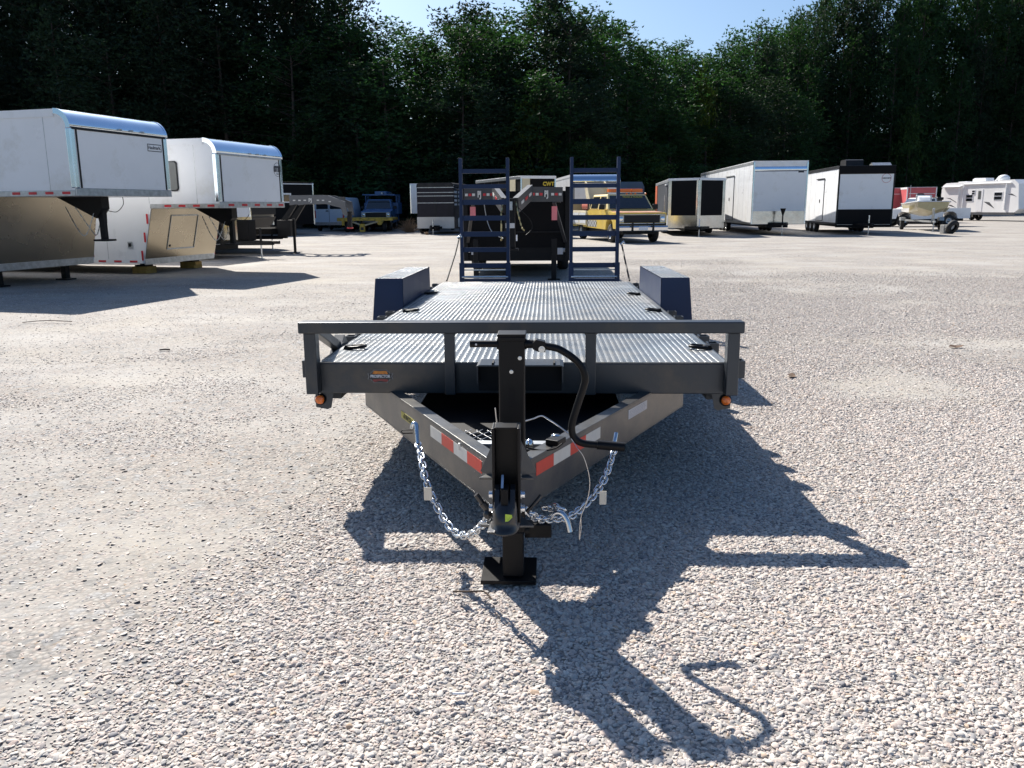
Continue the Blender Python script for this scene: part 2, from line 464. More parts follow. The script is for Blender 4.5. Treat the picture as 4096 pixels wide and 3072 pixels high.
    ma = n.new('ShaderNodeMath'); ma.operation = 'MULTIPLY_ADD'; ma.inputs[1].default_value = 1.25; ma.inputs[2].default_value = 0.78; l.new(pw.outputs[0], ma.inputs[0])
    vs = n.new('ShaderNodeVectorMath'); vs.operation = 'SCALE'; l.new(rs.outputs[0], vs.inputs[0]); l.new(ma.outputs[0], vs.inputs['Scale'])
    nh = n.new('GeometryNodeInputNamedAttribute'); nh.data_type = 'FLOAT'; nh.inputs['Name'].default_value = 'hgt'
    cx_ = n.new('ShaderNodeCombineXYZ'); cx_.inputs[0].default_value = 1; cx_.inputs[1].default_value = 1; l.new(nh.outputs['Attribute'], cx_.inputs[2])
    vm2 = n.new('ShaderNodeVectorMath'); vm2.operation = 'MULTIPLY'; l.new(vs.outputs[0], vm2.inputs[0]); l.new(cx_.outputs[0], vm2.inputs[1])
    l.new(vm2.outputs[0], ip.inputs['Scale'])
    sm = n.new('GeometryNodeSetMaterial'); sm.inputs['Material'].default_value = o.data.materials[0]
    l.new(ip.outputs[0], sm.inputs['Geometry']); l.new(sm.outputs[0], go.inputs[0])
    md = o.modifiers.new('scatter', 'NODES'); md.node_group = ng
    o['kind'] = 'stuff'; tag(o, 'loose grey, white and pinkish pebbles covering the yard', 'gravel')
    return o
gravel()
# ================================================================ main equipment trailer
TX, TY = -0.131, 5.0
OFF = Matrix.Translation((-TX, -TY, 0))
T = thing('equipment_trailer', 'charcoal flatbed trailer with ridged deck, upright ladder ramps and black jack in the foreground', 'trailer', (TX, TY, 0))
def mb(): return MB(OFF)
def wo_(p): return (p[0] - TX, p[1] - TY, p[2])
def zd(y): return 0.650 - 0.0097 * (y - 4.18)
XL, XR = -1.168, 0.906

# tongue beams (rectangular section, flange on top)
def tongue(side):
    if side < 0: f = lambda y: -0.207 - 0.5023 * (y - 2.988); g = 1
    else: f = lambda y: -0.097 + 0.5068 * (y - 2.939); g = -1
    b = mb(); y0, y1 = 2.79, 4.64
    t = 0.008
    def strip(o0, o1, z0, z1):
        # between offsets o0 and o1 inwards from the outer face
        k = 1.12
        b.hexa([(f(y0) + g * o0 * k, y0, z0), (f(y0) + g * o1 * k, y0, z0), (f(y1) + g * o1 * k, y1, z0), (f(y1) + g * o0 * k, y1, z0),
                (f(y0) + g * o0 * k, y0, z1), (f(y0) + g * o1 * k, y0, z1), (f(y1) + g * o1 * k, y1, z1), (f(y1) + g * o0 * k, y1, z1)])
    strip(0.0, t, 0.321, 0.489); strip(-0.0005, 0.056, 0.4885, 0.497); strip(-0.0005, 0.056, 0.313, 0.3215)
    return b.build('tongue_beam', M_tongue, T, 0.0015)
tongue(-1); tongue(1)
Ldir = Vector((-0.4488, 0.8936, 0)); Lnor = Vector((-0.8936, -0.4488, 0))
Rdir = Vector((0.4521, 0.8920, 0)); Rnor = Vector((0.8920, -0.4521, 0))
def plate_on(side, y0, y1, z0, z1, m, name, off=0.0012):
    if side < 0: f = lambda y: -0.207 - 0.5023 * (y - 2.988); nn = Lnor
    else: f = lambda y: -0.097 + 0.5068 * (y - 2.939); nn = Rnor
    b = mb()
    o = nn * off; i = nn * 0.0002
    b.hexa([(f(y0) + i.x, y0 + i.y, z0), (f(y0) + o.x, y0 + o.y, z0), (f(y1) + o.x, y1 + o.y, z0), (f(y1) + i.x, y1 + i.y, z0),
            (f(y0) + i.x, y0 + i.y, z1), (f(y0) + o.x, y0 + o.y, z1), (f(y1) + o.x, y1 + o.y, z1), (f(y1) + i.x, y1 + i.y, z1)])
    return b.build(name, m, T)
ysL = [3.070, 3.208, 3.345, 3.478, 3.610]
for k in range(4): plate_on(-1, ysL[k] + 0.0006, ysL[k + 1] - 0.0006, 0.418, 0.469, (M_red, M_white)[k % 2], 'reflective_tape')
ysR = [3.049, 3.182, 3.319, 3.456, 3.594]
for k in range(4): plate_on(1, ysR[k] + 0.0006, ysR[k + 1] - 0.0006, 0.418, 0.469, (M_red, M_white)[k % 2], 'reflective_tape')
st = plate_on(-1, 3.822, 4.009, 0.403, 0.437, M_yellow_st, 'serial_sticker'); st['label'] = 'yellow sticker with dark serial number'
fL = lambda y: -0.207 - 0.5023 * (y - 2.988)
p = Vector((fL(3.915), 3.915, 0.420)) + Lnor * 0.0014
text('serial_number', '\u2039110722\u203a', 0.034, M_ink, st, wo_(p), -Ldir, (0, 0, 1), sx=1.05, bold=0.0006)
st = plate_on(1, 3.893, 4.115, 0.425, 0.470, M_label, 'certification_label'); st['label'] = 'white printed label'
fR = lambda y: -0.097 + 0.5068 * (y - 2.939)
b = mb()
for r_ in range(5):
    z = 0.463 - r_ * 0.0075
    y = 3.905
    while y < 4.09:
        w = random.uniform(0.012, 0.035); y2 = min(y + w, 4.10)
        o = Rnor * 0.0016; i = Rnor * 0.0011
        b.hexa([(fR(y) + i.x, y + i.y, z - .003), (fR(y) + o.x, y + o.y, z - .003), (fR(y2) + o.x, y2 + o.y, z - .003), (fR(y2) + i.x, y2 + i.y, z - .003),
                (fR(y) + i.x, y + i.y, z), (fR(y) + o.x, y + o.y, z), (fR(y2) + o.x, y2 + o.y, z), (fR(y2) + i.x, y2 + i.y, z)])
        y = y2 + 0.006
b.build('fine_print', M_lab2, st)

# header beam, side beams, cross members, dovetail
mb().bx(XL, XR, 4.172, 4.30, 0.488, 0.6435).build('header_beam', M_paint, T, 0.004)
for sx in (-1, 1):
    xo = TX + sx * 0.99
    mb().hexa([(xo - .03, 4.302, .43), (xo + .03, 4.302, .43), (xo + .03, 9.4, .40), (xo - .03, 9.4, .40),
               (xo - .03, 4.302, .62), (xo + .03, 4.302, .62), (xo + .03, 9.4, .58), (xo - .03, 9.4, .58)]).build('side_beam', M_paint, T)
y = 4.7
while y < 9.2:
    mb().bx(XL + .09, XR - .09, y, y + .05, zd(y) - .10, zd(y) - .012).build('cross_member', M_paint, T); y += 0.41
for sx in (-1, 1):
    xe = XL if sx < 0 else XR
    mb().hexa([(min(xe, xe + sx * .012), 4.30, .555), (max(xe, xe + sx * .012), 4.30, .555), (max(xe, xe + sx * .012), 9.35, .505), (min(xe, xe + sx * .012), 9.35, .505),
               (min(xe, xe + sx * .012), 4.30, .642), (max(xe, xe + sx * .012), 4.30, .642), (max(xe, xe + sx * .012), 9.35, .593), (min(xe, xe + sx * .012), 9.35, .593)]).build('edge_rail', M_paint, T)
    # stake pockets: open tubes along the edge
    for yp in (4.19, 4.78, 5.07, 5.35, 6.06, 6.38, 8.62, 9.05):
        zt = zd(yp) + 0.004; zb = zt - 0.088; w = 0.088 if yp < 4.3 else 0.075; t = 0.007
        a0, a1 = (xe + sx * .0125, xe + sx * w); x0, x1 = min(a0, a1), max(a0, a1)
        q = mb(); y0, y1 = yp, yp + .075
        q.bx(x0, x1, y0, y0 + t, zb, zt); q.bx(x0, x1, y1 - t, y1, zb, zt)
        q.bx(x0, x0 + t, y0 + t, y1 - t, zb, zt); q.bx(x1 - t, x1, y0 + t, y1 - t, zb, zt)
        q.build('stake_pocket', M_paint, T)

# deck plates with raised treads
def lugs(x0, x1, y0, y1, zf, pitch=0.0325, Lh=0.0125, Wh=0.0040, H=0.0013):
    xs = np.arange(x0 + 0.012, x1 - 0.008, pitch / 2); V = []; F = []
    A = []
    for i, x in enumerate(xs):
        ys = np.arange(y0 + 0.012 + (pitch / 2 if i % 2 else 0), y1 - 0.012, pitch)
        A.append(np.stack([np.full(len(ys), x), ys, np.full(len(ys), i % 2)], 1))
    A = np.concatenate(A); N = len(A)
    sg = np.where(A[:, 2] > 0.5, 1.0, -1.0); c = 0.80; s_ = 0.60 * sg
    loc = [(0, -Lh, 0), (Wh, 0, 0), (0, Lh, 0), (-Wh, 0, 0), (0, -Lh * .55, H), (0, Lh * .55, H)]
    V = np.zeros((N, 6, 3))
    for k, (a, b_, h) in enumerate(loc):
        V[:, k, 0] = A[:, 0] + a * c + b_ * s_; V[:, k, 1] = A[:, 1] - a * s_ + b_ * c; V[:, k, 2] = h
    V[:, :, 2] += zf(V[:, :, 1])
    f = np.array([(0, 1, 4), (1, 5, 4), (1, 2, 5), (2, 3, 5), (3, 4, 5), (3, 0, 4)])
    F = (np.arange(N)[:, None, None] * 6 + f[None]).reshape(-1, 3)
    V = V.reshape(-1, 3) - np.array([TX, TY, 0])
    return V, F
seams = [4.178, 4.95, 7.05, 8.50, 9.38]
for k in range(4):
    y0, y1 = seams[k] + (0.0015 if k else 0), seams[k + 1] - 0.0015
    xa, xb = XL + 0.004, XR - 0.004
    q = mb()
    if k == 0:
        # notch in the front plate behind the lidded tray
        def slab(x0, x1, ya, yb):
            q.hexa([(x0, ya, zd(ya) - .006), (x1, ya, zd(ya) - .006), (x1, yb, zd(yb) - .006), (x0, yb, zd(yb) - .006),
                    (x0, ya, zd(ya)), (x1, ya, zd(ya)), (x1, yb, zd(yb)), (x0, yb, zd(yb))])
        slab(xa, xb, y0, y1)
    else:
        q.hexa([(xa, y0, zd(y0) - .006), (xb, y0, zd(y0) - .006), (xb, y1, zd(y1) - .006), (xa, y1, zd(y1) - .006),
                (xa, y0, zd(y0)), (xb, y0, zd(y0)), (xb, y1, zd(y1)), (xa, y1, zd(y1))])
    dp_ = q.build('deck_plate', M_deck, T)
    V, F = lugs(xa, xb, y0, y1, lambda y: zd(y) - 0.0001)
    o = np_mesh('tread_pattern', V, F, M_deck, dp_); o['kind'] = 'stuff'
# dovetail behind the deck
mb().hexa([(XL + .03, 9.39, .585), (XR - .03, 9.39, .585), (XR - .03, 10.52, .36), (XL + .03, 10.52, .36),
           (XL + .03, 9.39, .593), (XR - .03, 9.39, .593), (XR - .03, 10.52, .372), (XL + .03, 10.52, .372)]).build('dovetail', M_deck, T)
for sx in (-1, 1):
    xo = TX + sx * 0.98
    mb().beam((xo, 9.4, .50), (xo, 10.55, .31), .06, .12).build('dovetail_beam', M_paint, T)
mb().bx(XL - .02, XR + .02, 10.53, 10.62, .26, .43).build('rear_beam', M_paint, T, .004)

# head rail across the front
hr = mb().bx(-1.236, 0.959, 4.082, 4.168, 0.8085, 0.866)
hr = hr.build('head_rail', M_paint, T, .006)
for x0, x1, z0, ya in ((-1.216, -1.155, .497, 4.100), (-.513, -.461, .492, 4.118), (.190, .243, .492, 4.118), (.884, .943, .495, 4.100)):
    mb().bx(x0, x1, ya, 4.170, z0, .8083).build('rail_post', M_paint, T, .004)
for xa in (-.461, .190, -.513, .243):     # small weld gussets where posts meet the rail
    sg = 1 if xa in (-.461, .243) else -1
    mb().prism([(xa, .8083), (xa + sg * .014, .8083), (xa, .794)], 'y', 4.13, 4.14).build('gusset', M_paint, T)
mb().beam((-1.195, 4.20, .825), (-1.215, 4.86, .60), .045, .05).build('rail_brace', M_paint, T, .003)
mb().prism([(4.62, .58), (4.95, .60), (4.80, .70)], 'x', -1.235, -1.180).build('brace_plate', M_paint, T, .002)

# amber marker lamps
for sx, xc in ((-1, -1.168), (1, .902)):
    xi = xc - sx * .065; xo = xc + sx * .026
    pr = [(xo, .4865), (xi - sx * .004, .4865), (xi + sx * .012, .408), (xi + sx * .030, .400), (xo, .412)]
    if sx < 0: pass
    mb().prism(pr, 'y', 4.184, 4.190).build('lamp_bracket', M_paint, T)
    l_ = MB(OFF).lathe([(.030, 0), (.030, -.010), (.027, -.014)], (xc, 4.1835, .455), (0, 1, 0), 24).build('marker_lamp', M_blackm, T)
    MB(OFF).lathe([(.0235, -.010), (.0235, -.018), (.021, -.024), (.012, -.028), (.0005, -.029)], (xc, 4.1835, .455), (0, 1, 0), 24).build('lens', M_amber, l_)

# maker's decal on the header beam
def flat_poly(pts, m, name, parent, y, th=.0006):
    return mb().prism([(-0.850 + a, 0.5765 + b_) for a, b_ in pts], 'y', y - th, y).build(name, m, parent)
def badge(k):
    pts = []
    # half outline in metres, upper right quadrant, mirrored
    q = [(0.0, .034), (.036, .034), (.037, .028), (.042, .024), (.049, .0225), (.049, .0150), (.066, .0150), (.060, .0), ]
    q = [(a * k[0] + (k[1] if a > 0 else 0), c * k[0] + (k[1] if c > 0 else 0)) for a, c in q]
    up = q[1:]
    right = up + [(a, -c) for a, c in reversed(up[:-1])]
    left = [(-a, -c) for a, c in right]
    left = [(-a, c) for a, c in reversed(right)]
    return right + left
dec = flat_poly(badge((1.0, .0)), M_decal_grey, 'maker_decal', T, 4.1715); dec['label'] = 'badge reading PROSPECTOR in white over orange and red'
dpar = dec
flat_poly(badge((.93, 0)), M_decal_dark, 'badge_field', dpar, 4.1707)
org = [(x_, .0125 + .0015 * math.sin(i * 2.1)) for i, x_ in enumerate(np.linspace(-.040, .040, 13))] + [(.035, .024), (.030, .0285), (0, .0270), (-.030, .0285), (-.035, .024)]
flat_poly(org, M_decal_orange, 'orange_field', dpar, 4.1700)
red = [(-.041, -.0225), (-.030, -.0290), (0, -.0225), (.030, -.0290), (.041, -.0225), (.036, -.0150), (0, -.0120), (-.036, -.0150)]
flat_poly(red, M_decal_red, 'red_field', dpar, 4.1700)
text('badge_lettering', 'PROSPECTOR', .0205, M_decal_white, dpar, wo_((-.850, 4.1692, .5768)), (1, 0, 0), (0, 0, 1), sx=.80, bold=.0007)

# lidded tray on the header
q = mb(); q.prism([(-.345, .660), (.082, .660), (.064, .6665), (-.330, .6665)], 'y', 4.00, 4.172)
q = q.build('tray_lid', M_paint, T, .002)
mb().bx(-.343, -.336, 4.0, 4.170, .575, .6598).build('tray_side', M_paint, T); mb().bx(.072, .079, 4.0, 4.170, .575, .6598).build('tray_side', M_paint, T)
mb().bx(-.336, .072, 4.05, 4.056, .53, .6598).build('tray_back', M_blackm, T)
for xs_ in (-.270, .030): mb().bx(xs_, xs_ + .010, 4.02, 4.10, .6667, .6745).build('lid_slot', M_blackm, T)

# D rings on the deck
def dring(x, y, rz):
    b = MB(Matrix.Translation(wo_((x, y, zd(y) + .011))) @ Matrix.Rotation(rz, 4, 'Z'))
    pts = [(.0, -.036, .0), (.055, -.036, .004)] + [(.055 + .036 * math.sin(a), -.036 * math.cos(a), .006) for a in np.linspace(.3, PI - .3, 7)] + [(.055, .036, .004), (.0, .036, .0)]
    b.tube(pts, .009, 8, closed=True)
    r = b.build('tie_down_ring', M_black, T)
    k = MB(Matrix.Translation(wo_((x, y, zd(y)))) @ Matrix.Rotation(rz, 4, 'Z'))
    k.prism([(-.032, .001), (.020, .001), (.014, .022), (-.02, .024)], 'y', -.022, .022)
    k.build('ring_clip', M_black, r, .002)
for x, y, rz in ((-1.105, 4.60, 0), (-1.085, 6.43, 0), (-1.13, 7.90, .3), (.875, 4.60, PI), (.845, 6.43, PI - .1), (.83, 7.77, PI)):
    dring(x, y, rz)

# fenders and wheels
for sx in (-1, 1):
    xi = -1.178 if sx < 0 else .918
    xo = xi + sx * .228
    x0, x1 = min(xi, xo), max(xi, xo)
    fo = .03 * sx
    q = mb()
    def quad(*p): q.add(p, [(0, 1, 2, 3)])
    A = {}
    for n_, (y, z, sp) in dict(fb=(6.83, .50, .03), ft=(6.85, .850, 0), bt=(8.42, .836, 0), bb=(8.46, .50, .03)).items():
        A[n_] = ((xi, y, z), (xo + sx * sp, y, z))
    th = .005
    def slab(a, b_, c, d, nrm):
        nrm = Vector(nrm) * th
        v = [Vector(p) for p in (a, b_, c, d)]
        q.add([tuple(p) for p in v] + [tuple(p - nrm) for p in v], [(0, 1, 2, 3), (7, 6, 5, 4), (0, 4, 5, 1), (1, 5, 6, 2), (2, 6, 7, 3), (3, 7, 4, 0)])
    slab(A['fb'][0], A['fb'][1], A['ft'][1], A['ft'][0], (0, -1, 0))
    slab(A['ft'][0], A['ft'][1], A['bt'][1], A['bt'][0], (0, 0, 1))
    slab(A['bt'][0], A['bt'][1], A['bb'][1], A['bb'][0], (0, 1, 0))
    slab(A['fb'][0], A['ft'][0], A['bt'][0], A['bb'][0], (-sx, 0, 0))
    xs_ = xo
    q.add([(xo, 6.85, .850), (xo, 8.42, .836), (xo + sx * .012, 8.43, .70), (xo + sx * .012, 6.84, .70)], [(0, 1, 2, 3)])
    fn = q.build('fender', M_ramp if sx < 0 else M_ramp, T, 0)
    V, F = lugs(x0 + .006, x1 - .006, 6.86, 8.41, lambda y: .8505 - (y - 6.85) * .0089 + .0001, Lh=.012)
    o = np_mesh('tread_pattern', V, F, M_deck, fn); o['kind'] = 'stuff'
    q = mb(); q.add([(x0 + .003, 6.855, .8508), (x1 - .003, 6.855, .8508), (x1 - .003, 8.415, .8368), (x0 + .003, 8.415, .8368)], [(0, 1, 2, 3)]); q.build('tread_sheet', M_deck, fn)
    for yw in (7.22, 8.06):
        cx_ = (xi + xo) / 2 + sx * .005
        w = MB(OFF).lathe([(.20, -.09), (.30, -.098), (.345, -.092), (.362, -.06), (.366, 0), (.362, .06), (.345, .092), (.30, .098), (.20, .09)], (cx_, yw, .366), (sx, 0, 0), 32).build('wheel', M_rubber, T)
        MB(OFF).lathe([(.205, .085), (.19, .04), (.10, .03), (.05, .055), (.001, .055)], (cx_, yw, .366), (sx, 0, 0), 24).build('rim', M_zinc, w)
    for ya in (7.22, 8.06): mb().tube([(TX + sx * .002, ya, .37), (xi, ya, .37)], .038).build('axle', M_blackm, T)

# ladder ramps
rung_z = [(1.822, 1.872), (1.640, 1.690), (1.443, 1.506), (1.252, 1.312), (1.056, 1.118), (.866, .924), (.670, .728)]
for xa, xb in ((-1.087, -.468), (.277, .888)):
    r0 = mb().bx(xa, xa + .040, 10.57, 10.66, .50, 2.003).build('ramp_rail', M_ramp, None, .003)
    # one ramp = a part; its rails and rungs are sub-parts
    r0.name = 'ramp'; r0.parent = T
    mb().bx(xb - .040, xb, 10.57, 10.66, .50, 2.003).build('side_rail', M_ramp, r0, .003)
    for z0, z1 in rung_z:
        mb().bx(xa + .0405, xb - .0405, 10.585, 10.595, z0, z1).bx(xa + .0405, xb - .0405, 10.595, 10.65, z0, z0 + .007).build('rung', M_ramp, r0)
    mb().bx(xa - .012, xa + .050, 10.545, 10.568, .42, .735).build('hinge_post', M_ramp, r0)
    mb().bx(xb - .050, xb + .012, 10.545, 10.568, .42, .735).build('hinge_post', M_ramp, r0)
    mb().bx(xa + .0405, xb - .0405, 10.585, 10.64, .636, .648).build('hinge_plate', M_galv, r0)
    mb().bx(xa + .0505, xb - .0505, 10.56, 10.60, .50, .535).build('foot_plate', M_ramp, r0)
    mb().tube([(xa + .02, 10.54, .56), (xb - .02, 10.54, .56)], .014).build('hinge_pin', M_zinc, r0)
for pts in ([(-1.092, 10.52, 1.04), (-1.110, 10.2, .86), (-1.148, 9.6, .595)], [(.917, 10.52, .95), (.922, 10.2, .82), (.932, 9.6, .59)]):
    rd = mb().tube(pts, .010, 8).build('ramp_spring_rod', M_blackm, T)
    p = pts[0]
    mb().tube([(p[0] - .02, p[1], p[2] + .0), (p[0] + .025, p[1], p[2] + .04), (p[0] + .03, p[1], p[2] + .01)], .013, 8).build('rod_clip', M_zinc, rd)

# cross tube, mesh tray between the tongue beams
mb().bx(-.36, .06, 3.275, 3.325, .452, .480).build('cross_tube', M_galv, T, .003)
q = mb()
s45 = .048
for k in range(-20, 30):
    # diagonal strands clipped to the trapezoid between beams
    for sg in (-1, 1):
        pts = []
        for t_ in np.linspace(0, 1, 30):
            y = 3.34 + t_ * .20; x = -.15 + k * s45 + sg * (y - 3.34) * .55
            if x > fL(y) + .065 and x < -.20: pts.append((x, y, .466 + .002 * sg))
        if len(pts) > 1: q.tube([pts[0], pts[-1]], .0014, 4)
o = q.build('mesh_tray', M_wire, T)
o['kind'] = 'stuff'
mb().hexa([(-.36,3.545,.33),(.07,3.545,.33),(.36,4.165,.33),(-.66,4.165,.33),(-.36,3.545,.40),(.07,3.545,.40),(.36,4.165,.40),(-.66,4.165,.40)]).build('tray_floor', M_blackm, T)
mb().bx(-.67, .38, 4.166, 5.9, .33, .40).build('shade_sheet', M_blackm, T)  # black sheet added to darken the strip below the header, no real pan
mb().bx(-.36, .07, 3.33, 3.54, .33, .338).build('lower_tray', M_blackm, T)
# breakaway box, chrome switch, brackets
bk = MB(OFF @ Matrix.Translation((.035, 3.215, .508)) @ Matrix.Rotation(R(-27), 4, 'Z')).bx(-.028, .028, -.036, .036, -.010, .014).build('breakaway_box', M_black, T, .003)
MB(OFF @ Matrix.Translation((.035, 3.255, .520))).lathe([(.018, 0), (.020, .004), (.0, .006)], (0, 0, 0), (0, 0, 1), 16).build('toothed_washer', M_zinc, bk)
q = mb().ball((-.070, 3.20, .500), (.018, .020, .022)); q.cyl((-.095, 3.20, .493), (-.07, 3.20, .497), .013); q.build('chrome_connector', M_chrome, T)
mb().tube(smooth_path([(-.08, 3.14, .505), (-.02, 3.13, .495), (.03, 3.14, .50), (.06, 3.16, .515)]), .0035, 6).build('connector_cord', M_blackm, T)

# triangular gussets at the tip
for sg in (-1, 1):
    c0 = -.137
    q = mb(); q.add([(c0 + sg * .048, 2.80, .497), (c0 + sg * .100, 2.86, .497), (c0 + sg * .048, 2.80, .625),
                     (c0 + sg * .048, 2.808, .497), (c0 + sg * .098, 2.868, .497), (c0 + sg * .048, 2.808, .625)],
                    [(0, 1, 2), (5, 4, 3), (0, 3, 4, 1), (1, 4, 5, 2), (2, 5, 3, 0)]); q.build('tip_gusset', M_paint, T)

# adjustable coupler channel and coupler
q = mb()
cx0, cx1 = -.184, -.089
q.bx(cx0 + .008, cx1 - .008, 2.752, 2.764, .365, .703)
q.bx(cx0, cx0 + .010, 2.690, 2.772, .365, .700); q.bx(cx1 - .010, cx1, 2.690, 2.772, .365, .700)
q.build('coupler_channel', M_black, T, .003)
mb().bx(cx0 + .010, cx1 - .010, 2.692, 2.752, .6975, .7035).build('channel_cap', M_black, T, .002)
mb().bx(-.165, -.108, 2.765, 2.80, .33, .49).build('channel_backing', M_paint, T)
# coupler body: hollow-backed cast shape lofted from rings
def loft(rings, m, name, parent, n=24, cap=True):
    q = mb(); vs = []
    for (c, rx, ry, pw) in rings:
        for k in range(n):
            a = 2 * PI * k / n; ca, sa = math.cos(a), math.sin(a)
            vs.append((c[0] + rx * math.copysign(abs(ca) ** pw, ca), c[1] + ry * math.copysign(abs(sa) ** pw, sa), c[2]))
    N = len(rings); fs = [(i * n + k, i * n + (k + 1) % n, (i + 1) * n + (k + 1) % n, (i + 1) * n + k) for i in range(N - 1) for k in range(n)]
    q.add(vs, fs, 0, True)
    if cap: q.add(vs[:n], [tuple(range(n - 1, -1, -1))]); q.add(vs[-n:], [tuple(range(n))])
    return q.build(name, m, parent)
M_cast = mat('coupler_cast', (.022, .022, .024), .33, .2, .15, 10, .1, 200, coat=.3)
cc = -.140
cp = loft([((cc, 2.655, .365), .046, .075, .9), ((cc, 2.655, .372), .050, .080, .9), ((cc, 2.66, .378), .040, .062, .9), ((cc, 2.66, .40), .041, .062, .9),
           ((cc, 2.665, .425), .041, .058, .85), ((cc, 2.672, .445), .038, .050, .8), ((cc, 2.685, .462), .030, .038, .8), ((cc, 2.695, .472), .016, .022, .8)], M_cast, 'coupler', T)
mb().hexa([(cc - .058, 2.60, .366), (cc - .030, 2.59, .366), (cc - .030, 2.70, .366), (cc - .050, 2.70, .366), (cc - .058, 2.60, .372), (cc - .030, 2.59, .376), (cc - .030, 2.70, .376), (cc - .050, 2.70, .372)]).build('coupler_lip', M_cast, cp, .002)
for sg in (-1, 1):
    mb().prism([(2.63, .44), (2.70, .44), (2.70, .505), (2.668, .495)], 'x', cc + (.018 if sg > 0 else -.034), cc + (.034 if sg > 0 else -.018)).build('coupler_cheek', M_cast, cp, .004)
mb().bx(cc - .012, cc + .012, 2.63, 2.69, .455, .508).build('latch', M_blackm, cp, .002)
mb().prism([(2.645, .508), (2.690, .508), (2.690, .540)], 'x', cc - .012, cc - .004).build('latch_lever', M_zinc, cp)
# lime sticker: a small bent triangle on the housing
q = mb(); st_p = [(cc + .004, 2.597, .436), (cc + .026, 2.607, .430), (cc + .027, 2.6065, .421), (cc + .014, 2.5975, .411), (cc + .004, 2.5955, .410)]
q.add([(a, b_ - .0020, c) for a, b_, c in st_p], [tuple(range(5))]); s_ = q.build('inspection_sticker', M_lime, cp); s_['label'] = 'small torn lime green sticker'
for sg, xb_ in ((-1, cx0), (1, cx1)):
    for zz in (.405, .455):
        q = mb(); q.lathe([(.0, -.001), (.017, 0), (.017, .003), (.012, .003), (.012, .014), (.004, .016), (.0, .016)], (xb_, 2.735, zz), (sg, 0, 0), 6 if False else 12, smooth=False); q.build('coupler_bolt', M_zinc, T)
# black hitch pin assembly left of the coupler
q = mb().tube([(-.245, 2.76, .445), (-.222, 2.76, .412)], .010, 8); q.tube([(-.225, 2.76, .415), (-.205, 2.765, .388)], .014, 8); q.ball((-.205, 2.755, .375), (.016, .016, .018)); q.build('lock_pin', M_cast, T)
mb().tube(smooth_path([(-.07, 2.79, .372), (-.045, 2.79, .40), (-.02, 2.80, .43)]), .007, 8).build('pin_arm', M_cast, T)

# jack
jx, jy = -.128, 3.03
jk = mb().bx(jx - .047, jx + .047, jy - .047, jy + .047, .255, .962).build('jack_mast', M_black, T, .006)
mb().bx(jx - .052, jx + .052, jy - .052, jy + .052, .9625, .972).bx(jx - .050, jx + .050, jy - .050, jy + .050, .945, .9625).build('jack_cap', M_black, jk, .003)
mb().bx(jx - .046, jx + .046, jy - .046, jy + .046, .215, .2545).build('jack_collar', M_black, jk, .003)
mb().bx(jx - .040, jx + .040, jy - .040, jy + .040, .032, .2145).build('drop_leg', M_black, jk, .005)
mb().bx(-.251, -.040, 2.957, 3.180, .016, .032).build('jack_foot', M_black, jk, .002)
mb().bx(-.080, .018, jy - .026, jy + .026, .186, .240).build('side_tube', M_black, jk, .004)
mb().tube([(-.066, jy, .213), (-.084, jy, .213)], .034, 16).build('side_flange', M_black, jk)
mb().bx(jx - .026, jx + .030, jy - .0475, jy - .046, .246, .250).bx(jx - .026, jx - .022, jy - .0475, jy - .046, .230, .246).build('weld_seam', M_blackm, jk)
for xb_, zb_ in ((-.098, .885), (-.129, .835)):
    mb().lathe([(.0, -.009), (.006, -.009), (.006, -.004), (.0075, -.004), (.0075, 0)], (xb_, jy - .047, zb_), (0, 1, 0), 10, smooth=False).build('jack_bolt', M_zinc, jk)
mb().bx(jx - .012, jx + .012, jy - .0478, jy - .0471, .70, .775).build('viewing_slot', M_blackm, jk)
for xa, xb_ in ((-.280, -.175), (-.081, -.050)):
    mb().tube([(xa, jy - .02, .932), (xb_, jy - .02, .932)], .0125 if xa < -.2 else .016, 14).build('gear_shaft', M_black, jk)
mb().tube([(-.257, jy - .034, .932), (-.257, jy - .0325, .932)], .004, 8).build('pin_hole', M_label, jk)
for xq in (-.182, -.082): mb().tube([(xq, jy - .02, .932), (xq + .008, jy - .02, .932)], .020, 14).build('bearing', M_black, jk)
# crank handle
cr_pts = smooth_path([(-.020, jy - .022, .926), (.030, jy - .022, .918), (.062, jy - .022, .903), (.100, jy - .022, .876), (.128, jy - .022, .843), (.139, jy - .022, .806), (.133, jy - .022, .772), (.112, jy - .022, .705),
                      (.094, jy - .022, .642), (.092, jy - .022, .606), (.104, jy - .022, .578), (.134, jy - .022, .560), (.20, jy - .022, .553), (.235, jy - .022, .5495)], 5)
ch = mb().tube(cr_pts, .0135, 14).build('crank_handle', M_black, jk)
mb().tube([(.185, jy - .022, .5545), (.287, jy - .022, .546)], .0175, 14).build('grip', M_black, ch)
ck = mb().prism([(-.052, .918), (-.052, .938), (-.040, .951), (-.010, .944), (-.006, .9395), (-.006, .905), (-.030, .907), (-.045, .912)], 'y', jy - .044, jy - .004).build('crank_yoke', M_black, ch, .003)
mb().lathe([(.0, -.012), (.006, -.012), (.006, -.006), (.012, -.006), (.012, 0)], (-.019, jy - .044, .917), (0, 1, 0), 14, smooth=False).build('yoke_bolt', M_zinc, ch)

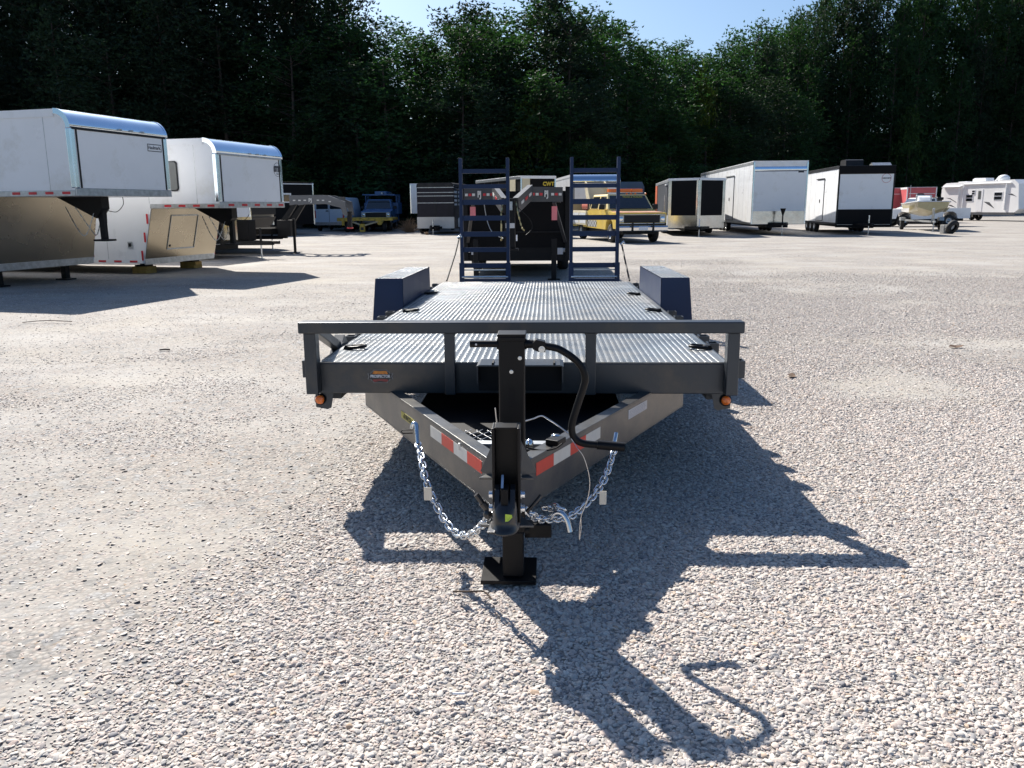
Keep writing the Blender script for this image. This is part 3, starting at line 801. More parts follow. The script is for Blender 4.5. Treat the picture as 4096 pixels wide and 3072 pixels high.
# safety chains
def link_mesh():
    pts = []
    Ls, r = .0105, .0125
    for a in np.linspace(-PI / 2, PI / 2, 6): pts.append((Ls + r * math.cos(a), r * math.sin(a), 0))
    for a in np.linspace(PI / 2, 3 * PI / 2, 6): pts.append((-Ls + r * math.cos(a), r * math.sin(a), 0))
    b = MB(); b.tube(pts, .0046, 6, closed=True)
    o = b.build('chain_link', M_zinc); return o
proto_link = link_mesh(); first_link = [True]
def chain(path, parent, pitch=.0285, twist0=0.0):
    P = smooth_path(path, 12)
    cum = [0]
    for i in range(1, len(P)): cum.append(cum[-1] + (P[i] - P[i - 1]).length)
    n = int(cum[-1] / pitch); k = 0
    for j in range(n + 1):
        s_ = j * pitch
        while k < len(cum) - 2 and cum[k + 1] < s_: k += 1
        t_ = (s_ - cum[k]) / max(1e-6, cum[k + 1] - cum[k]); p = P[k].lerp(P[k + 1], min(t_, 1)); d = (P[k + 1] - P[k]).normalized()
        u = d.cross(Vector((0, -1, .35)))
        u.normalize(); w = d.cross(u)
        ang = (PI / 2 if j % 2 else 0) + twist0 + R(20) * math.sin(j * .7)
        a = u * math.cos(ang) + w * math.sin(ang); c = d.cross(a)
        X = Matrix((d, a, c)).transposed().to_4x4(); X.translation = Vector(wo_(p))
        if first_link[0]: o = proto_link; first_link[0] = False
        else: o = proto_link.copy(); COL.objects.link(o)
        o.parent = parent; o.matrix_local = X
Lp = [(-.560, 3.50, .41), (-.538, 3.42, .395), (-.517, 3.34, .365), (-.492, 3.26, .318), (-.438, 3.18, .243), (-.392, 3.10, .206), (-.339, 3.02, .191), (-.278, 2.94, .228), (-.227, 2.86, .300), (-.190, 2.80, .365)]
Rp = [(.285, 3.46, .40), (.270, 3.42, .365), (.237, 3.33, .315), (.188, 3.24, .272), (.135, 3.15, .251), (.078, 3.05, .251), (.015, 2.96, .278), (-.035, 2.87, .318), (-.075, 2.80, .375)]
def hook(path, parent):
    mb().tube(smooth_path(path, 5), [.010] * (len(smooth_path(path, 5))), 8).build('hook', M_zinc, parent)
c1 = mb().lathe([(.0, -.012), (.016, -.012), (.016, .0)], (-.150, 2.805, .352), (-1, 0, 0), 10, smooth=False).build('safety_chain', M_zinc, T)
chain(Lp, c1)
hook([(-.560, 3.50, .415), (-.566, 3.52, .455), (-.572, 3.54, .487), (-.585, 3.545, .492), (-.592, 3.545, .470)], c1)
mb().tube([(-.585, 3.52, .470), (-.625, 3.50, .476), (-.632, 3.50, .468), (-.625, 3.50, .460), (-.585, 3.52, .456)], .0025, 5).build('hook_keeper', M_blackm, c1)
mb().bx(-.482, -.452, 3.12, 3.1215, .292, .345).build('paper_tag', M_tag, c1)
c2 = mb().lathe([(.0, -.012), (.016, -.012), (.016, .0)], (-.125, 2.805, .352), (1, 0, 0), 10, smooth=False).build('safety_chain', M_zinc, T)
chain(Rp, c2, twist0=.5)
hook([(.298, 3.52, .46), (.292, 3.50, .435), (.283, 3.48, .40)], c2)
hook([(.012, 2.95, .288), (.030, 2.94, .312), (.055, 2.93, .315), (.075, 2.92, .290), (.086, 2.91, .250)], c2)
chain([(.0, 2.98, .315), (.035, 2.96, .325), (.068, 2.95, .318)], c2, twist0=1.0)
mb().bx(.205, .232, 3.12, 3.1215, .280, .335).build('paper_tag', M_tag, c2)
# breakaway cable
cb = mb().tube(smooth_path([(-.084, 3.10, .62), (-.05, 3.12, .625), (-.02, 3.15, .628), (.01, 3.15, .612), (.045, 3.15, .588), (.084, 3.14, .560)], 5), .0028, 6).build('breakaway_cable', M_wire, T)
mb().tube(smooth_path([(.09, 3.0, .58), (.110, 2.95, .560), (.136, 2.95, .520), (.155, 2.95, .450), (.156, 2.95, .400), (.146, 2.95, .350), (.128, 2.95, .300), (.122, 2.95, .250), (.121, 2.95, .205)], 5), .0015, 5).build('cable_end', M_wire, cb)
mb().tube([(.126, 2.95, .29), (.128, 2.95, .25), (.122, 2.95, .203)], .0013, 5).build('cable_tail', M_wire, cb)
mb().tube([(-.189, 2.98, .70), (-.186, 2.98, .665), (-.178, 2.98, .60)], .0025, 5).build('wire_stub', M_wire, T)
# ================================================================ tree line
def leaf_mat(name, col, tr=0.35, var=0.45):
    m = bpy.data.materials.new(name); m.use_nodes = True
    n = m.node_tree.nodes; l = m.node_tree.links; n.clear()
    o = n.new('ShaderNodeOutputMaterial'); d = n.new('ShaderNodeBsdfPrincipled'); t = n.new('ShaderNodeBsdfTranslucent'); mx = n.new('ShaderNodeMixShader')
    tc = n.new('ShaderNodeTexCoord'); z = n.new('ShaderNodeTexNoise'); z.inputs['Scale'].default_value = 0.9; z.inputs['Detail'].default_value = 5
    l.new(tc.outputs['Object'], z.inputs['Vector'])
    oi = n.new('ShaderNodeObjectInfo')
    mr = n.new('ShaderNodeMapRange'); mr.inputs['From Min'].default_value = 0.3; mr.inputs['From Max'].default_value = 0.7
    mr.inputs['To Min'].default_value = 1 - var; mr.inputs['To Max'].default_value = 1 + var; l.new(z.outputs['Fac'], mr.inputs['Value'])
    m2 = n.new('ShaderNodeMapRange'); m2.inputs['To Min'].default_value = 0.75; m2.inputs['To Max'].default_value = 1.25; l.new(oi.outputs['Random'], m2.inputs['Value'])
    mm = n.new('ShaderNodeMath'); mm.operation = 'MULTIPLY'; l.new(mr.outputs[0], mm.inputs[0]); l.new(m2.outputs[0], mm.inputs[1])
    v = n.new('ShaderNodeVectorMath'); v.operation = 'SCALE'; v.inputs[0].default_value = col; l.new(mm.outputs[0], v.inputs['Scale'])
    v2 = n.new('ShaderNodeVectorMath'); v2.operation = 'MULTIPLY'; v2.inputs[1].default_value = (1.5, 1.9, 0.7); l.new(v.outputs[0], v2.inputs[0])
    l.new(v.outputs[0], d.inputs['Base Color']); d.inputs['Roughness'].default_value = 0.62; d.inputs['Specular IOR Level'].default_value = 0.12
    l.new(v2.outputs[0], t.inputs['Color']); mx.inputs[0].default_value = tr
    l.new(d.outputs[0], mx.inputs[1]); l.new(t.outputs[0], mx.inputs[2]); l.new(mx.outputs[0], o.inputs[0])
    return m
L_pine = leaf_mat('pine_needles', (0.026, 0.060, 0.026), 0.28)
L_shade = leaf_mat('shaded_needles', (0.015, 0.029, 0.018), 0.14)  # darker needle copy, shade over the left of the wood put into the colour
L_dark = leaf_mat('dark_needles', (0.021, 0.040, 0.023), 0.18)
L_broad = leaf_mat('broad_leaves', (0.034, 0.062, 0.018), 0.25)
L_lime = leaf_mat('yellow_green_leaves', (0.045, 0.066, 0.012), 0.28)
M_bark = mat('bark', (0.055, 0.042, 0.034), 0.9, 0, 0.3, 3, 0.5, 12)

def crown_pine(rs, H, base, spread, nb, per, blade=0.42, dead=0.0, shape=1.0):
    # branches in loose whorls; needle tufts = small fans of thin blades
    tufts = []; limbs = []
    for i in range(nb):
        t = (i + rs.rand()) / nb
        z = H * (base + (0.985 - base) * t)
        a = rs.rand() * 2 * PI
        prof = math.sqrt(max(0.06, 1 - ((t - 0.42) / 0.62) ** 2)) if shape == 1.0 else math.sqrt(max(0.03, 1 - t * 1.0)) 
        Lb = spread * prof * (0.65 + 0.55 * rs.rand()) + 0.25
        rise = (0.10 + 0.55 * t) * Lb * (0.6 + 0.8 * rs.rand()) - 0.18 * Lb * (1 - t)
        p0 = np.array([0, 0, z]); p1 = np.array([math.cos(a) * Lb, math.sin(a) * Lb, z + rise])
        limbs.append((p0, p1, 0.035 + 0.05 * (1 - t)))
        m_ = max(5, int(per * (Lb / spread)))
        s = 0.28 + 0.72 * rs.rand(m_) ** 0.7
        c = p0 + (p1 - p0) * s[:, None]
        c += rs.randn(m_, 3) * np.array([0.46, 0.46, 0.46]) * (0.35 + Lb * 0.26)
        tufts.append(c)
    C = np.concatenate(tufts)
    for k in range(8): C = np.vstack([C, [[rs.randn() * .12, rs.randn() * .12, H * (0.97 + 0.04 * rs.rand())]]])
    N = len(C); nbld = 4
    d = rs.randn(N, nbld, 3) ; d[:, :, 2] = np.abs(d[:, :, 2]) * 0.9 + 0.15; d /= np.linalg.norm(d, axis=2, keepdims=True)
    ln = blade * (0.5 + rs.rand(N, nbld, 1)); w = rs.randn(N, nbld, 3); w -= (w * d).sum(2, keepdims=True) * d; w /= np.linalg.norm(w, axis=2, keepdims=True)
    wd = ln * 0.24
    a = C[:, None] - w * wd; b = C[:, None] + w * wd; t = C[:, None] + d * ln
    V = np.stack([a, b, t], 2).reshape(-1, 3); F = np.arange(len(V)).reshape(-1, 3)
    return V, F, limbs
def crown_leaf(rs, H, base, spread, ncl, per, leaf=0.16):
    C = []
    for i in range(ncl):
        t = rs.rand() ** 0.8; a = rs.rand() * 2 * PI
        r = spread * math.sin(PI * (0.12 + 0.84 * t)) * (0.35 + 0.7 * rs.rand())
        c = np.array([math.cos(a) * r, math.sin(a) * r, H * (base + (0.96 - base) * t)])
        C.append(c + rs.randn(per, 3) * np.array([0.55, 0.55, 0.32]) * (0.5 + 0.3 * spread / 2))
    C = np.concatenate(C); N = len(C)
    u = rs.randn(N, 3); u /= np.linalg.norm(u, axis=1, keepdims=True); w = rs.randn(N, 3); w -= (w * u).sum(1, keepdims=True) * u; w /= np.linalg.norm(w, axis=1, keepdims=True)
    s = leaf * (0.6 + 0.8 * rs.rand(N, 1))
    V = np.stack([C - u * s, C + w * s * .55, C + u * s, C - w * s * .55], 1).reshape(-1, 3); F = np.arange(len(V)).reshape(-1, 4)
    return V, F, []
def trunk(H, r0, limbs, parent, lean=0.0):
    b = MB(); pts = []; rs_ = []
    for i in range(7):
        t = i / 6; pts.append((lean * t * t, 0.08 * math.sin(5 * t), H * 0.97 * t)); rs_.append(r0 * (1 - 0.88 * t) + 0.015)
    b.tube(pts, rs_, 8)
    for p0, p1, r in limbs[::2]: b.tube([p0, (np.array(p0) + p1) / 2 + np.array([0, 0, -.05]), p1], [r, r * .7, r * .3], 4, cap=False)
    return b.build('trunk', M_bark, parent)
TREES = []
def proto_tree(kind, seed, H):
    rs = np.random.RandomState(seed)
    if kind == 'tall': V, F, L = crown_pine(rs, H, 0.26, 3.2, 76, 74, 0.25)
    elif kind == 'full': V, F, L = crown_pine(rs, H, 0.10, 3.3, 96, 74, 0.24)
    elif kind == 'cone': V, F, L = crown_pine(rs, H, 0.08, 3.0, 90, 70, 0.24, shape=2)
    else: V, F, L = crown_leaf(rs, H, 0.12, 2.6, 60, 45)
    return V, F, L
protos = {}
def tree(name, x, y, H, key, label, cat, group, rz, leafm, sxy=None):
    root = thing(name, label, cat, (x, y, -0.05), rz, group)
    kind, seed, H0 = key
    if key not in protos:
        V, F, L = proto_tree(kind, seed, H0)
        c = np_mesh('crown', V, F, leafm, root); c['kind'] = 'stuff'; del c['kind']
        t = trunk(H0, 0.19 if kind != 'leaf' else 0.10, L, root)
        protos[key] = (c.data, t.data)
    else:
        for nm, me in zip(('crown', 'trunk'), protos[key]):
            o = bpy.data.objects.new(nm, me); COL.objects.link(o); o.parent = root
    s = H / H0
    k = sxy if sxy else s
    root.scale = (k, k, s)
    if leafm is not None:
        cr_o = [c for c in root.children if c.name.startswith('crown')][0]
        cr_o.material_slots[0].link = 'OBJECT'; cr_o.material_slots[0].material = leafm
    return root
# height of the tree tops seen from the yard, as a function of bearing (x / y)
SKY = [(-.80, 26), (-.58, 25.5), (-.45, 27), (-.32, 25.5), (-.235, 19.6), (-.21, 17.6), (-.17, 17.4), (-.125, 16.2), (-.105, 17.6), (-.08, 18.0), (-.06, 16.6), (-.04, 18.6), (0, 19.6), (.03, 19.4),
       (.06, 17.6), (.075, 16.0), (.095, 15.2), (.115, 14.6), (.135, 15.2), (.165, 14.0), (.185, 13.4), (.21, 15.0), (.25, 15.4), (.262, 16.2), (.29, 17.2), (.32, 19.8), (.36, 20.0), (.40, 20.4), (.48, 20.8), (.58, 21), (.85, 21)]
def top(b):
    for (a, h), (c, k) in zip(SKY, SKY[1:]):
        if a <= b <= c: return h + (k - h) * (b - a) / (c - a)
    return 25
tr = random.Random(5)
keys = [('tall', 1, 20.0), ('full', 2, 18.0), ('cone', 3, 17.0), ('full', 4, 19.0), ('tall', 5, 22.0), ('cone', 6, 18.0)]
def edge_v(x): return 62 + np.clip(x, 0, 37) * 1.6 + 0.05 * np.abs(np.minimum(0, x))
def edge_y(x): return float(edge_v(np.array([x]))[0])
row = 0
for dy, step, hf in ((0.0, 4.3, .80), (4.5, 4.0, .93), (9.5, 4.0, 1.0), (15, 5.5, .98)):
    x = -62 - dy
    while x < 96 + dy:
        xx = x + tr.uniform(-1.2, 1.2); yy = edge_y(xx) + dy + tr.uniform(-1.3, 1.3)
        bb = xx / yy
        D = yy / 75.0
        H = (top(bb) - 1.4) * D + 1.4
        H *= hf * tr.uniform(.90, 1.02)
        if row == 0: H *= tr.uniform(.72, 1.0)
        k = keys[tr.randrange(6)] if row else keys[tr.choice((1, 2, 3, 5))]
        H0 = k[2]
        tree('pine_tree', xx, yy, H, k, ('dark green pine in the front row of the tree line behind the yard' if row == 0 else 'tall dark pine in the rear rows of the tree line'),
             'tree', 'pines along the front of the tree line' if row == 0 else 'pines deeper in the tree line', tr.uniform(0, 6.28), tr.choice((L_pine, L_dark, L_pine)) if xx > -19 else tr.choice((L_dark, L_shade, L_shade)), sxy=tr.uniform(.95, 1.35))  # left trees take shaded needle colours, the others a greener sunlit tone
        x += step
    row += 1
# broadleaf trees and saplings at the edge
for (x, y, H, m, lab, cat_) in ((15.4, 89.0, 15.0, L_lime, 'slender yellow-green tree right of centre, brighter than the pines around it', 'tree'),
                          (-1.3, 62.0, 8.8, L_lime, 'small yellow-green tree rising behind and between the two ladder ramps', 'tree'),
                          (2.6, 61.5, 6.0, L_broad, 'low leafy tree behind the left side rail of the right ladder ramp', 'tree'),
                          (8.5, 74.0, 6.2, L_broad, 'leafy sapling behind the yellow service truck', 'tree'),
                          (-17.5, 58.5, 4.2, L_broad, 'leafy sapling behind the blue pickup truck', 'tree'),
                          (30.0, 109.0, 15.0, L_broad, 'broad leafy tree behind the white trailer with the black band', 'tree'),
                          (48.0, 118.0, 14.0, L_broad, 'leafy tree behind the cream fishing boat', 'tree')):
    k = ('leaf', 21 + int(abs(x)) % 3, 9.0)
    tree('leafy_tree', x, y, H, k, lab, cat_, None, random.random() * 6, m, sxy=(0.72 if (m is L_lime) else 0.85))
# shaded undergrowth and the inside of the wood
def undergrowth(name, x0, x1, off, zt, N, m, label, leaf, seed):
    rs = np.random.RandomState(seed)
    x = rs.uniform(x0, x1, N); base = edge_v(x)
    hh = zt * (0.55 + 0.75 * vnoise(x, x * 0 + seed, 3.1, seed))
    z = rs.rand(N) ** 1.1 * hh; y = base + off + rs.randn(N) * 1.3 + 0.2 * z
    C = np.stack([x, y, z], 1)
    u = rs.randn(N, 3); u /= np.linalg.norm(u, axis=1, keepdims=True); w = rs.randn(N, 3); w -= (w * u).sum(1, keepdims=True) * u; w /= np.linalg.norm(w, axis=1, keepdims=True)
    s = leaf * (0.6 + 0.8 * rs.rand(N, 1))
    V = np.stack([C - u * s, C + w * s * .6, C + u * s, C - w * s * .6], 1).reshape(-1, 3)
    o = np_mesh(name, V, np.arange(len(V)).reshape(-1, 4), m)
    o['kind'] = 'stuff'; tag(o, label, 'undergrowth'); return o
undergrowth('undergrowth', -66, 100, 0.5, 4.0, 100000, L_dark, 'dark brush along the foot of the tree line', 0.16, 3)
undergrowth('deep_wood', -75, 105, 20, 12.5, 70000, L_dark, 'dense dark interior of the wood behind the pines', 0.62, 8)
# ================================================================ shared pieces for the parked vehicles
M_gel = mat('white_gelcoat', (0.84, 0.85, 0.86), 0.30, 0, 0.03, 1.2, coat=0.3, dirt=(0.68, 0.67, 0.63), dscale=1.1, dthr=0.60)
M_alu = mat('sky_tinted_aluminium', (0.74, 0.83, 0.92), 0.15, 1.0, 0.05, 2)  # blue of the reflected sky is put into the metal colour
M_aluw = mat('ground_tinted_aluminium', (0.46, 0.41, 0.32), 0.28, 1.0, 0.12, 0.7)  # plain aluminium; tan of the reflected gravel is painted into it
M_polish = mat('polished_stoneguard', (0.66, 0.66, 0.65), 0.16, 1.0, 0.1, 3, 0.25, 2.5)
M_trim = mat('black_trim', (0.010, 0.011, 0.013), 0.45, spec=0.3)
M_glass = mat('dark_glass', (0.02, 0.025, 0.03), 0.06, 0, 0.05, 2, coat=0.5, spec=0.8)
M_winw = mat('smoked_window', (0.12, 0.13, 0.13), 0.2, 0, 0.1, 2)
M_vred = mat('reflector_red', (0.55, 0.02, 0.03), 0.35)
M_blackp = mat('black_gloss_panel', (0.005, 0.005, 0.006), 0.55, 0, 0.15, 1, spec=0.14)
M_blackdust = mat('dusty_black_panel', (0.014, 0.014, 0.016), 0.5, 0, 0.3, 1.5, dirt=(0.04, 0.038, 0.036), dscale=2, spec=0.3)
M_graymet = mat('grey_metal_side', (0.10, 0.105, 0.115), 0.4, 0.3, 0.12, 1.5)
M_orange = mat('orange_panel', (0.62, 0.16, 0.07), 0.4)
M_redp = mat('red_faded_panel', (0.52, 0.10, 0.11), 0.45, 0, 0.12, 1)
M_blacksteel = mat('black_steel', (0.008, 0.008, 0.009), 0.55, 0, 0.3, 4, spec=0.25)
M_wood = mat('yellow_timber', (0.32, 0.20, 0.05), 0.8, 0, 0.3, 6, 0.3, 30)
M_letter = mat('dark_lettering', (0.03, 0.035, 0.045), 0.5)
M_bluep = mat('faded_blue_paint', (0.055, 0.14, 0.30), 0.42, 0, 0.2, 2, dirt=(0.10, 0.16, 0.24), dscale=2)
M_whitev = mat('blue_shaded_van_white', (0.62, 0.68, 0.75), 0.35, 0, 0.05, 1)  # white body, with the bluish cast of shade mixed into its colour
M_yel = mat('weathered_yellow', (0.60, 0.40, 0.045), 0.55, 0, 0.25, 3, dirt=(0.16, 0.12, 0.04), dscale=4, dthr=0.55)
M_yelT = mat('truck_yellow', (0.68, 0.48, 0.09), 0.4, 0, 0.12, 2, dirt=(0.60, 0.46, 0.16), dscale=2.5, dthr=0.56)
M_cream = mat('cream_paint', (0.68, 0.60, 0.42), 0.45, 0, 0.08, 2)
M_hood = mat('faded_red_hood', (0.40, 0.16, 0.10), 0.55, 0, 0.25, 4, dirt=(0.55, 0.42, 0.20), dscale=5, dthr=0.55)
M_check = None
def checker_mat():
    m = bpy.data.materials.new('checker_band'); m.use_nodes = True
    n = m.node_tree.nodes; l = m.node_tree.links; c = n.new('ShaderNodeTexChecker'); c.inputs['Scale'].default_value = 9.0
    c.inputs['Color1'].default_value = (.6, .6, .58, 1); c.inputs['Color2'].default_value = (.02, .02, .02, 1)
    tc = n.new('ShaderNodeTexCoord'); l.new(tc.outputs['Object'], c.inputs['Vector']); l.new(c.outputs[0], n['Principled BSDF'].inputs['Base Color'])
    return m
M_check = checker_mat()
M_tarp = mat('teal_grey_cover', (0.06, 0.12, 0.18), 0.6, 0, 0.2, 1)
M_concrete = mat('pale_block', (0.5, 0.48, 0.44), 0.85)
M_brush = mat('dry_brush', (0.30, 0.20, 0.12), 0.9, 0, 0.3, 3)

def wheel(par, x, y, r, w=0.2, rimm=None, side=1):
    # axle along local Y; side = +1 outer face towards +Y
    t = MB().lathe([(r * .55, -w / 2), (r * .86, -w / 2), (r * .97, -w * .38), (r, 0), (r * .97, w * .38), (r * .86, w / 2), (r * .55, w / 2)], (x, y, r), (0, 1, 0), 24).build('wheel', M_rubber, par)
    MB().lathe([(r * .56, w * .42 * side), (r * .50, w * .20 * side), (r * .22, w * .18 * side), (r * .16, w * .36 * side), (.001, w * .36 * side)], (x, y, r), (0, 1, 0), 18).build('rim', rimm or M_galv, t)
    return t
def face_text(par, s, size, m, x, y, z, sx=1.0, bold=0.0, name='lettering'):
    return text(name, s, size, m, par, (x, y, z), (0, 1, 0), (0, 0, 1), sx, bold, 0.002)
def side_text(par, s, size, m, x, y, z, sx=1.0, bold=0.0, name='lettering', side=-1):
    # on the -Y side, read from outside: text runs along +X
    return text(name, s, size, m, par, (x, y, z), (1, 0, 0) if side < 0 else (-1, 0, 0), (0, 0, 1), sx, bold, 0.002)
def a_frame(par, x0, w, z, L, jackz=0.0, jm=None, sweep=True):
    # tongue from body front x0 out to x0+L at height z
    MB().beam((x0 - .3, w, z), (x0 + L, 0.04, z), .06, .12).build('tongue_beam', M_blacksteel, par)
    MB().beam((x0 - .3, -w, z), (x0 + L, -0.04, z), .06, .12).build('tongue_beam', M_blacksteel, par)
    q = MB().bx(x0 + L - .05, x0 + L + .22, -.045, .045, z - .03, z + .06); q.build('coupler', M_blacksteel, par, .01)
    j = MB().cyl((x0 + L * .72, 0, jackz + .02), (x0 + L * .72, 0, z - .06), .022).build('jack_leg', M_zinc, par)
    MB().cyl((x0 + L * .72, 0, z - .06), (x0 + L * .72, 0, z + .42), .033).build('jack_tube', jm or M_zinc, par)
    MB().cyl((x0 + L * .72, 0, jackz), (x0 + L * .72, 0, jackz + .02), .08).build('jack_foot', M_zinc, par)

def gooseneck_trailer(name, label, loc, rz, w, Lr, z0, z1, zb, rec, capm, logo, tape_front, wheels_at, body=7.0, block_z=0.0, panel=True, capr=0.30):
    """Fifth-wheel style cargo trailer; origin below the centre of the raised nose's front face."""
    t = thing(name, label, 'trailer', (*loc, 0), rz)
    h = w / 2; zc = z1 + capr
    B = -(Lr + body)
    # raised nose and body shell (side profile, then extruded across)
    prof = [(0, z0), (0, z1)] + [(-capr + capr * math.cos(a), z1 + capr * math.sin(a)) for a in np.linspace(.0, PI / 2, 7)][1:] + [(B, zc), (B, zb), (-Lr - rec, zb), (-Lr, z0)]
    MB().prism([(x - .012 if i < 9 else x, z) for i, (x, z) in enumerate(prof)], 'y', -h + .01, h - .01).build('body_shell', M_gel, t)
    # front skin
    MB().bx(-.008, .004, -h + .10, h - .10, z0 + .13, z1 - .01).build('front_panel', M_gel, t, .003)
    if tape_front:
        MB().bx(-.02, .012, -h, h, z0, z0 + .125).build('front_rail', M_galv, t, .004)
        for k in range(5):
            y = -h + .30 + k * (w - .42) / 4.3
            MB().bx(.012, .016, y, y + .20, z0 + .035, z0 + .085).build('reflector_strip', M_vred, t)
    else:
        MB().bx(-.02, .012, -h, h, z0, z0 + .125).build('front_rail', M_galv, t, .004)
    # rolled aluminium cap over the front edge, with end mouldings
    cap = [(-capr + (capr + .012) * math.cos(a), z1 + (capr + .012) * math.sin(a)) for a in np.linspace(0, PI / 2, 9)] 
    inn = [(-capr + (capr + .002) * math.cos(a), z1 + (capr + .002) * math.sin(a)) for a in np.linspace(PI / 2, 0, 9)]
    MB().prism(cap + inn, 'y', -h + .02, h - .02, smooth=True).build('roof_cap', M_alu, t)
    MB().bx(-.006, .018, -h + .05, h - .05, z1 - .03, z1 + .005).build('cap_trim', M_trim if not tape_front else M_galv, t, .003)
    for sy in (-1, 1):
        y0, y1 = sorted((sy * h, sy * (h - .11)))
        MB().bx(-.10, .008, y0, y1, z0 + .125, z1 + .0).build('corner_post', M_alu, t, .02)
        yy = sorted((sy * (h - .115), sy * (h - .155)))
        MB().bx(-.004, .010, yy[0], yy[1], z0 + .13, z1 - .03).build('corner_seal', M_trim, t)
        c2 = [(-capr + (capr + .02) * math.cos(a), z1 + (capr + .02) * math.sin(a)) for a in np.linspace(0, PI / 2, 9)]
        i2 = [(-capr + (capr - .07) * math.cos(a), z1 + (capr - .07) * math.sin(a)) for a in np.linspace(PI / 2, 0, 9)]
        yy = sorted((sy * (h + .006), sy * (h - .035)))
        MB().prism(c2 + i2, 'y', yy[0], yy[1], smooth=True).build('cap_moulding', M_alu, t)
        # side skin, roof rail and bottom rail with red strips
        ys = sorted((sy * h, sy * (h + .006)))
        MB().bx(B, -capr, ys[0], ys[1], zc - .12, zc + .01).build('roof_rail', M_gel, t)
        MB().bx(-Lr, -.02, ys[0], ys[1], z0, z0 + .09).build('side_rail', M_galv, t)
        MB().bx(B, -Lr - rec, ys[0], ys[1], zb, zb + .08).build('lower_rail', M_gel, t)
        ys2 = sorted((sy * (h + .006), sy * (h + .010)))
        for k in range(int(Lr / .36)):
            x = -.12 - k * .36
            MB().bx(x - .17, x, ys2[0], ys2[1], z0 + .025, z0 + .070).build('reflector_strip', M_vred, t)
        for k in range(14):
            x = -Lr - rec - .15 - k * .42
            MB().bx(x - .20, x, ys2[0], ys2[1], zb + .02, zb + .062).build('reflector_strip', M_vred, t)
        for k in range(3):
            f = (k + .5) / 3; x = -Lr - rec * f - .03; z = z0 + (zb - z0) * f
            MB().bx(x - .045, x, ys2[0], ys2[1], z - .13, z + .08).build('reflector_strip', M_vred, t)
    # slanted lower front wall under the nose
    fx = lambda z: -Lr - rec * (z0 - z) / (z0 - zb)
    za, zc_ = z0 - .004, zb + .10
    q = MB(); q.add([(fx(za) + .012, -h + .03, za), (fx(za) + .012, h - .03, za), (fx(zc_) + .012, h - .03, zc_), (fx(zc_) + .012, -h + .03, zc_),
                     (fx(za) - .02, -h + .03, za), (fx(za) - .02, h - .03, za), (fx(zc_) - .02, h - .03, zc_), (fx(zc_) - .02, -h + .03, zc_)],
                    [(0, 3, 2, 1), (4, 5, 6, 7), (0, 1, 5, 4), (1, 2, 6, 5), (2, 3, 7, 6), (3, 0, 4, 7)])
    q.build('lower_front_wall', M_aluw, t)
    def onwall(u, v, o=.014):   # u across (-1..1), v 0 bottom..1 top
        z = zb + .1 + (z0 - zb - .104) * v
        return (fx(z) + o, u * h, z)
    q = MB(); q.beam(onwall(-.97, -.06, .0), onwall(.97, -.06, .0), .03, .13); q.build('wall_bottom_rail', M_galv, t)
    if panel:
        a, b_, c, d = onwall(-.45, .17), onwall(.30, .17), onwall(.30, .86), onwall(-.45, .86)
        fr = MB()
        fr.beam(a, b_, .012, .03); fr.beam(b_, c, .012, .03); fr.beam(c, d, .012, .03); fr.beam(d, a, .012, .03)
        fr.build('access_hatch', M_galv, t)
        e = onwall(-.38, .24, .012); MB().ball(e, (.015, .04, .03), 8).build('hatch_latch', M_trim, t)
    # hitch: wedge, tube, plate, chains, cable
    hx = -0.62
    MB().prism([(-Lr + .25, z0 - .002), (hx + .10, z0 - .002), (hx + .10, z0 - .22), (hx - .05, z0 - .40), (hx - .18, z0 - .34)], 'y', -.10, .10).build('hitch_wedge', M_blacksteel, t)
    MB().bx(hx - .04, hx + .06, -.05, .05, z0 - .80, z0 - .002).build('hitch_tube', M_blacksteel, t, .008)
    MB().bx(hx - .13, hx + .15, -.14, .14, z0 - .825, z0 - .79).build('hitch_plate', M_blacksteel, t)
    for sy in (-1, 1):
        p = smooth_path([(-Lr + .45, sy * .12, z0 - .18), (-1.05, sy * .16, z0 - .62), (-.90, sy * .14, z0 - .70), (hx - .09, sy * .1, z0 - .30)], 6)
        q = MB()
        for i in range(0, len(p) - 1): q.beam(p[i].lerp(p[i + 1], .08), p[i].lerp(p[i + 1], .92), .022 if i % 2 else .008, .008 if i % 2 else .022)
        o = q.build('hitch_chain', M_galv, t); o['kind'] = 'stuff'
    MB().tube(smooth_path([(-.9, .15, z0 - .02), (-.85, .2, z0 - .55), (-.75, .2, z0 - .66), (-.66, .15, z0 - .5), (-.62, .12, z0 - .25)], 5), .008, 5).build('brake_cable', M_blacksteel, t)
    MB().tube(smooth_path([(hx + .10, .05, z0 - .26), (hx + .26, .1, z0 - .28), (hx + .40, .12, z0 - .15), (hx + .42, .1, z0 - .01)], 5), .007, 5).build('electric_cable', M_blacksteel, t)
    # landing legs
    for sy in (-1, 1):
        MB().bx(-Lr - rec - .42, -Lr - rec - .30, sy * .82 - .06, sy * .82 + .06, block_z + .03, zb).build('landing_leg', M_blacksteel, t, .006)
        MB().bx(-Lr - rec - .50, -Lr - rec - .22, sy * .82 - .13, sy * .82 + .13, block_z, block_z + .03).build('landing_foot', M_blacksteel, t)
    for k in range(int((Lr + body) / 1.22)):
        for sy in (-1, 1):
            x = -capr - .25 - k * 1.22
            MB().bx(x, x + .012, *sorted((sy * (h - .012), sy * (h - .0085))), (z0 + .09) if x > -Lr else (zb + .08 if x < -Lr - rec - .02 else z0 + .1), zc - .12).build('panel_seam', M_galv, t)
    for x in wheels_at:
        for sy in (-1, 1): wheel(t, x, sy * (h - .16), .38, .23, side=sy)
    for k in range(3):
        MB().bx(-.03, .035, -.10 + k * .30, -.02 + k * .30, z1 + .035, z1 + .065).build('clearance_lamp', M_galv, t)
    return t

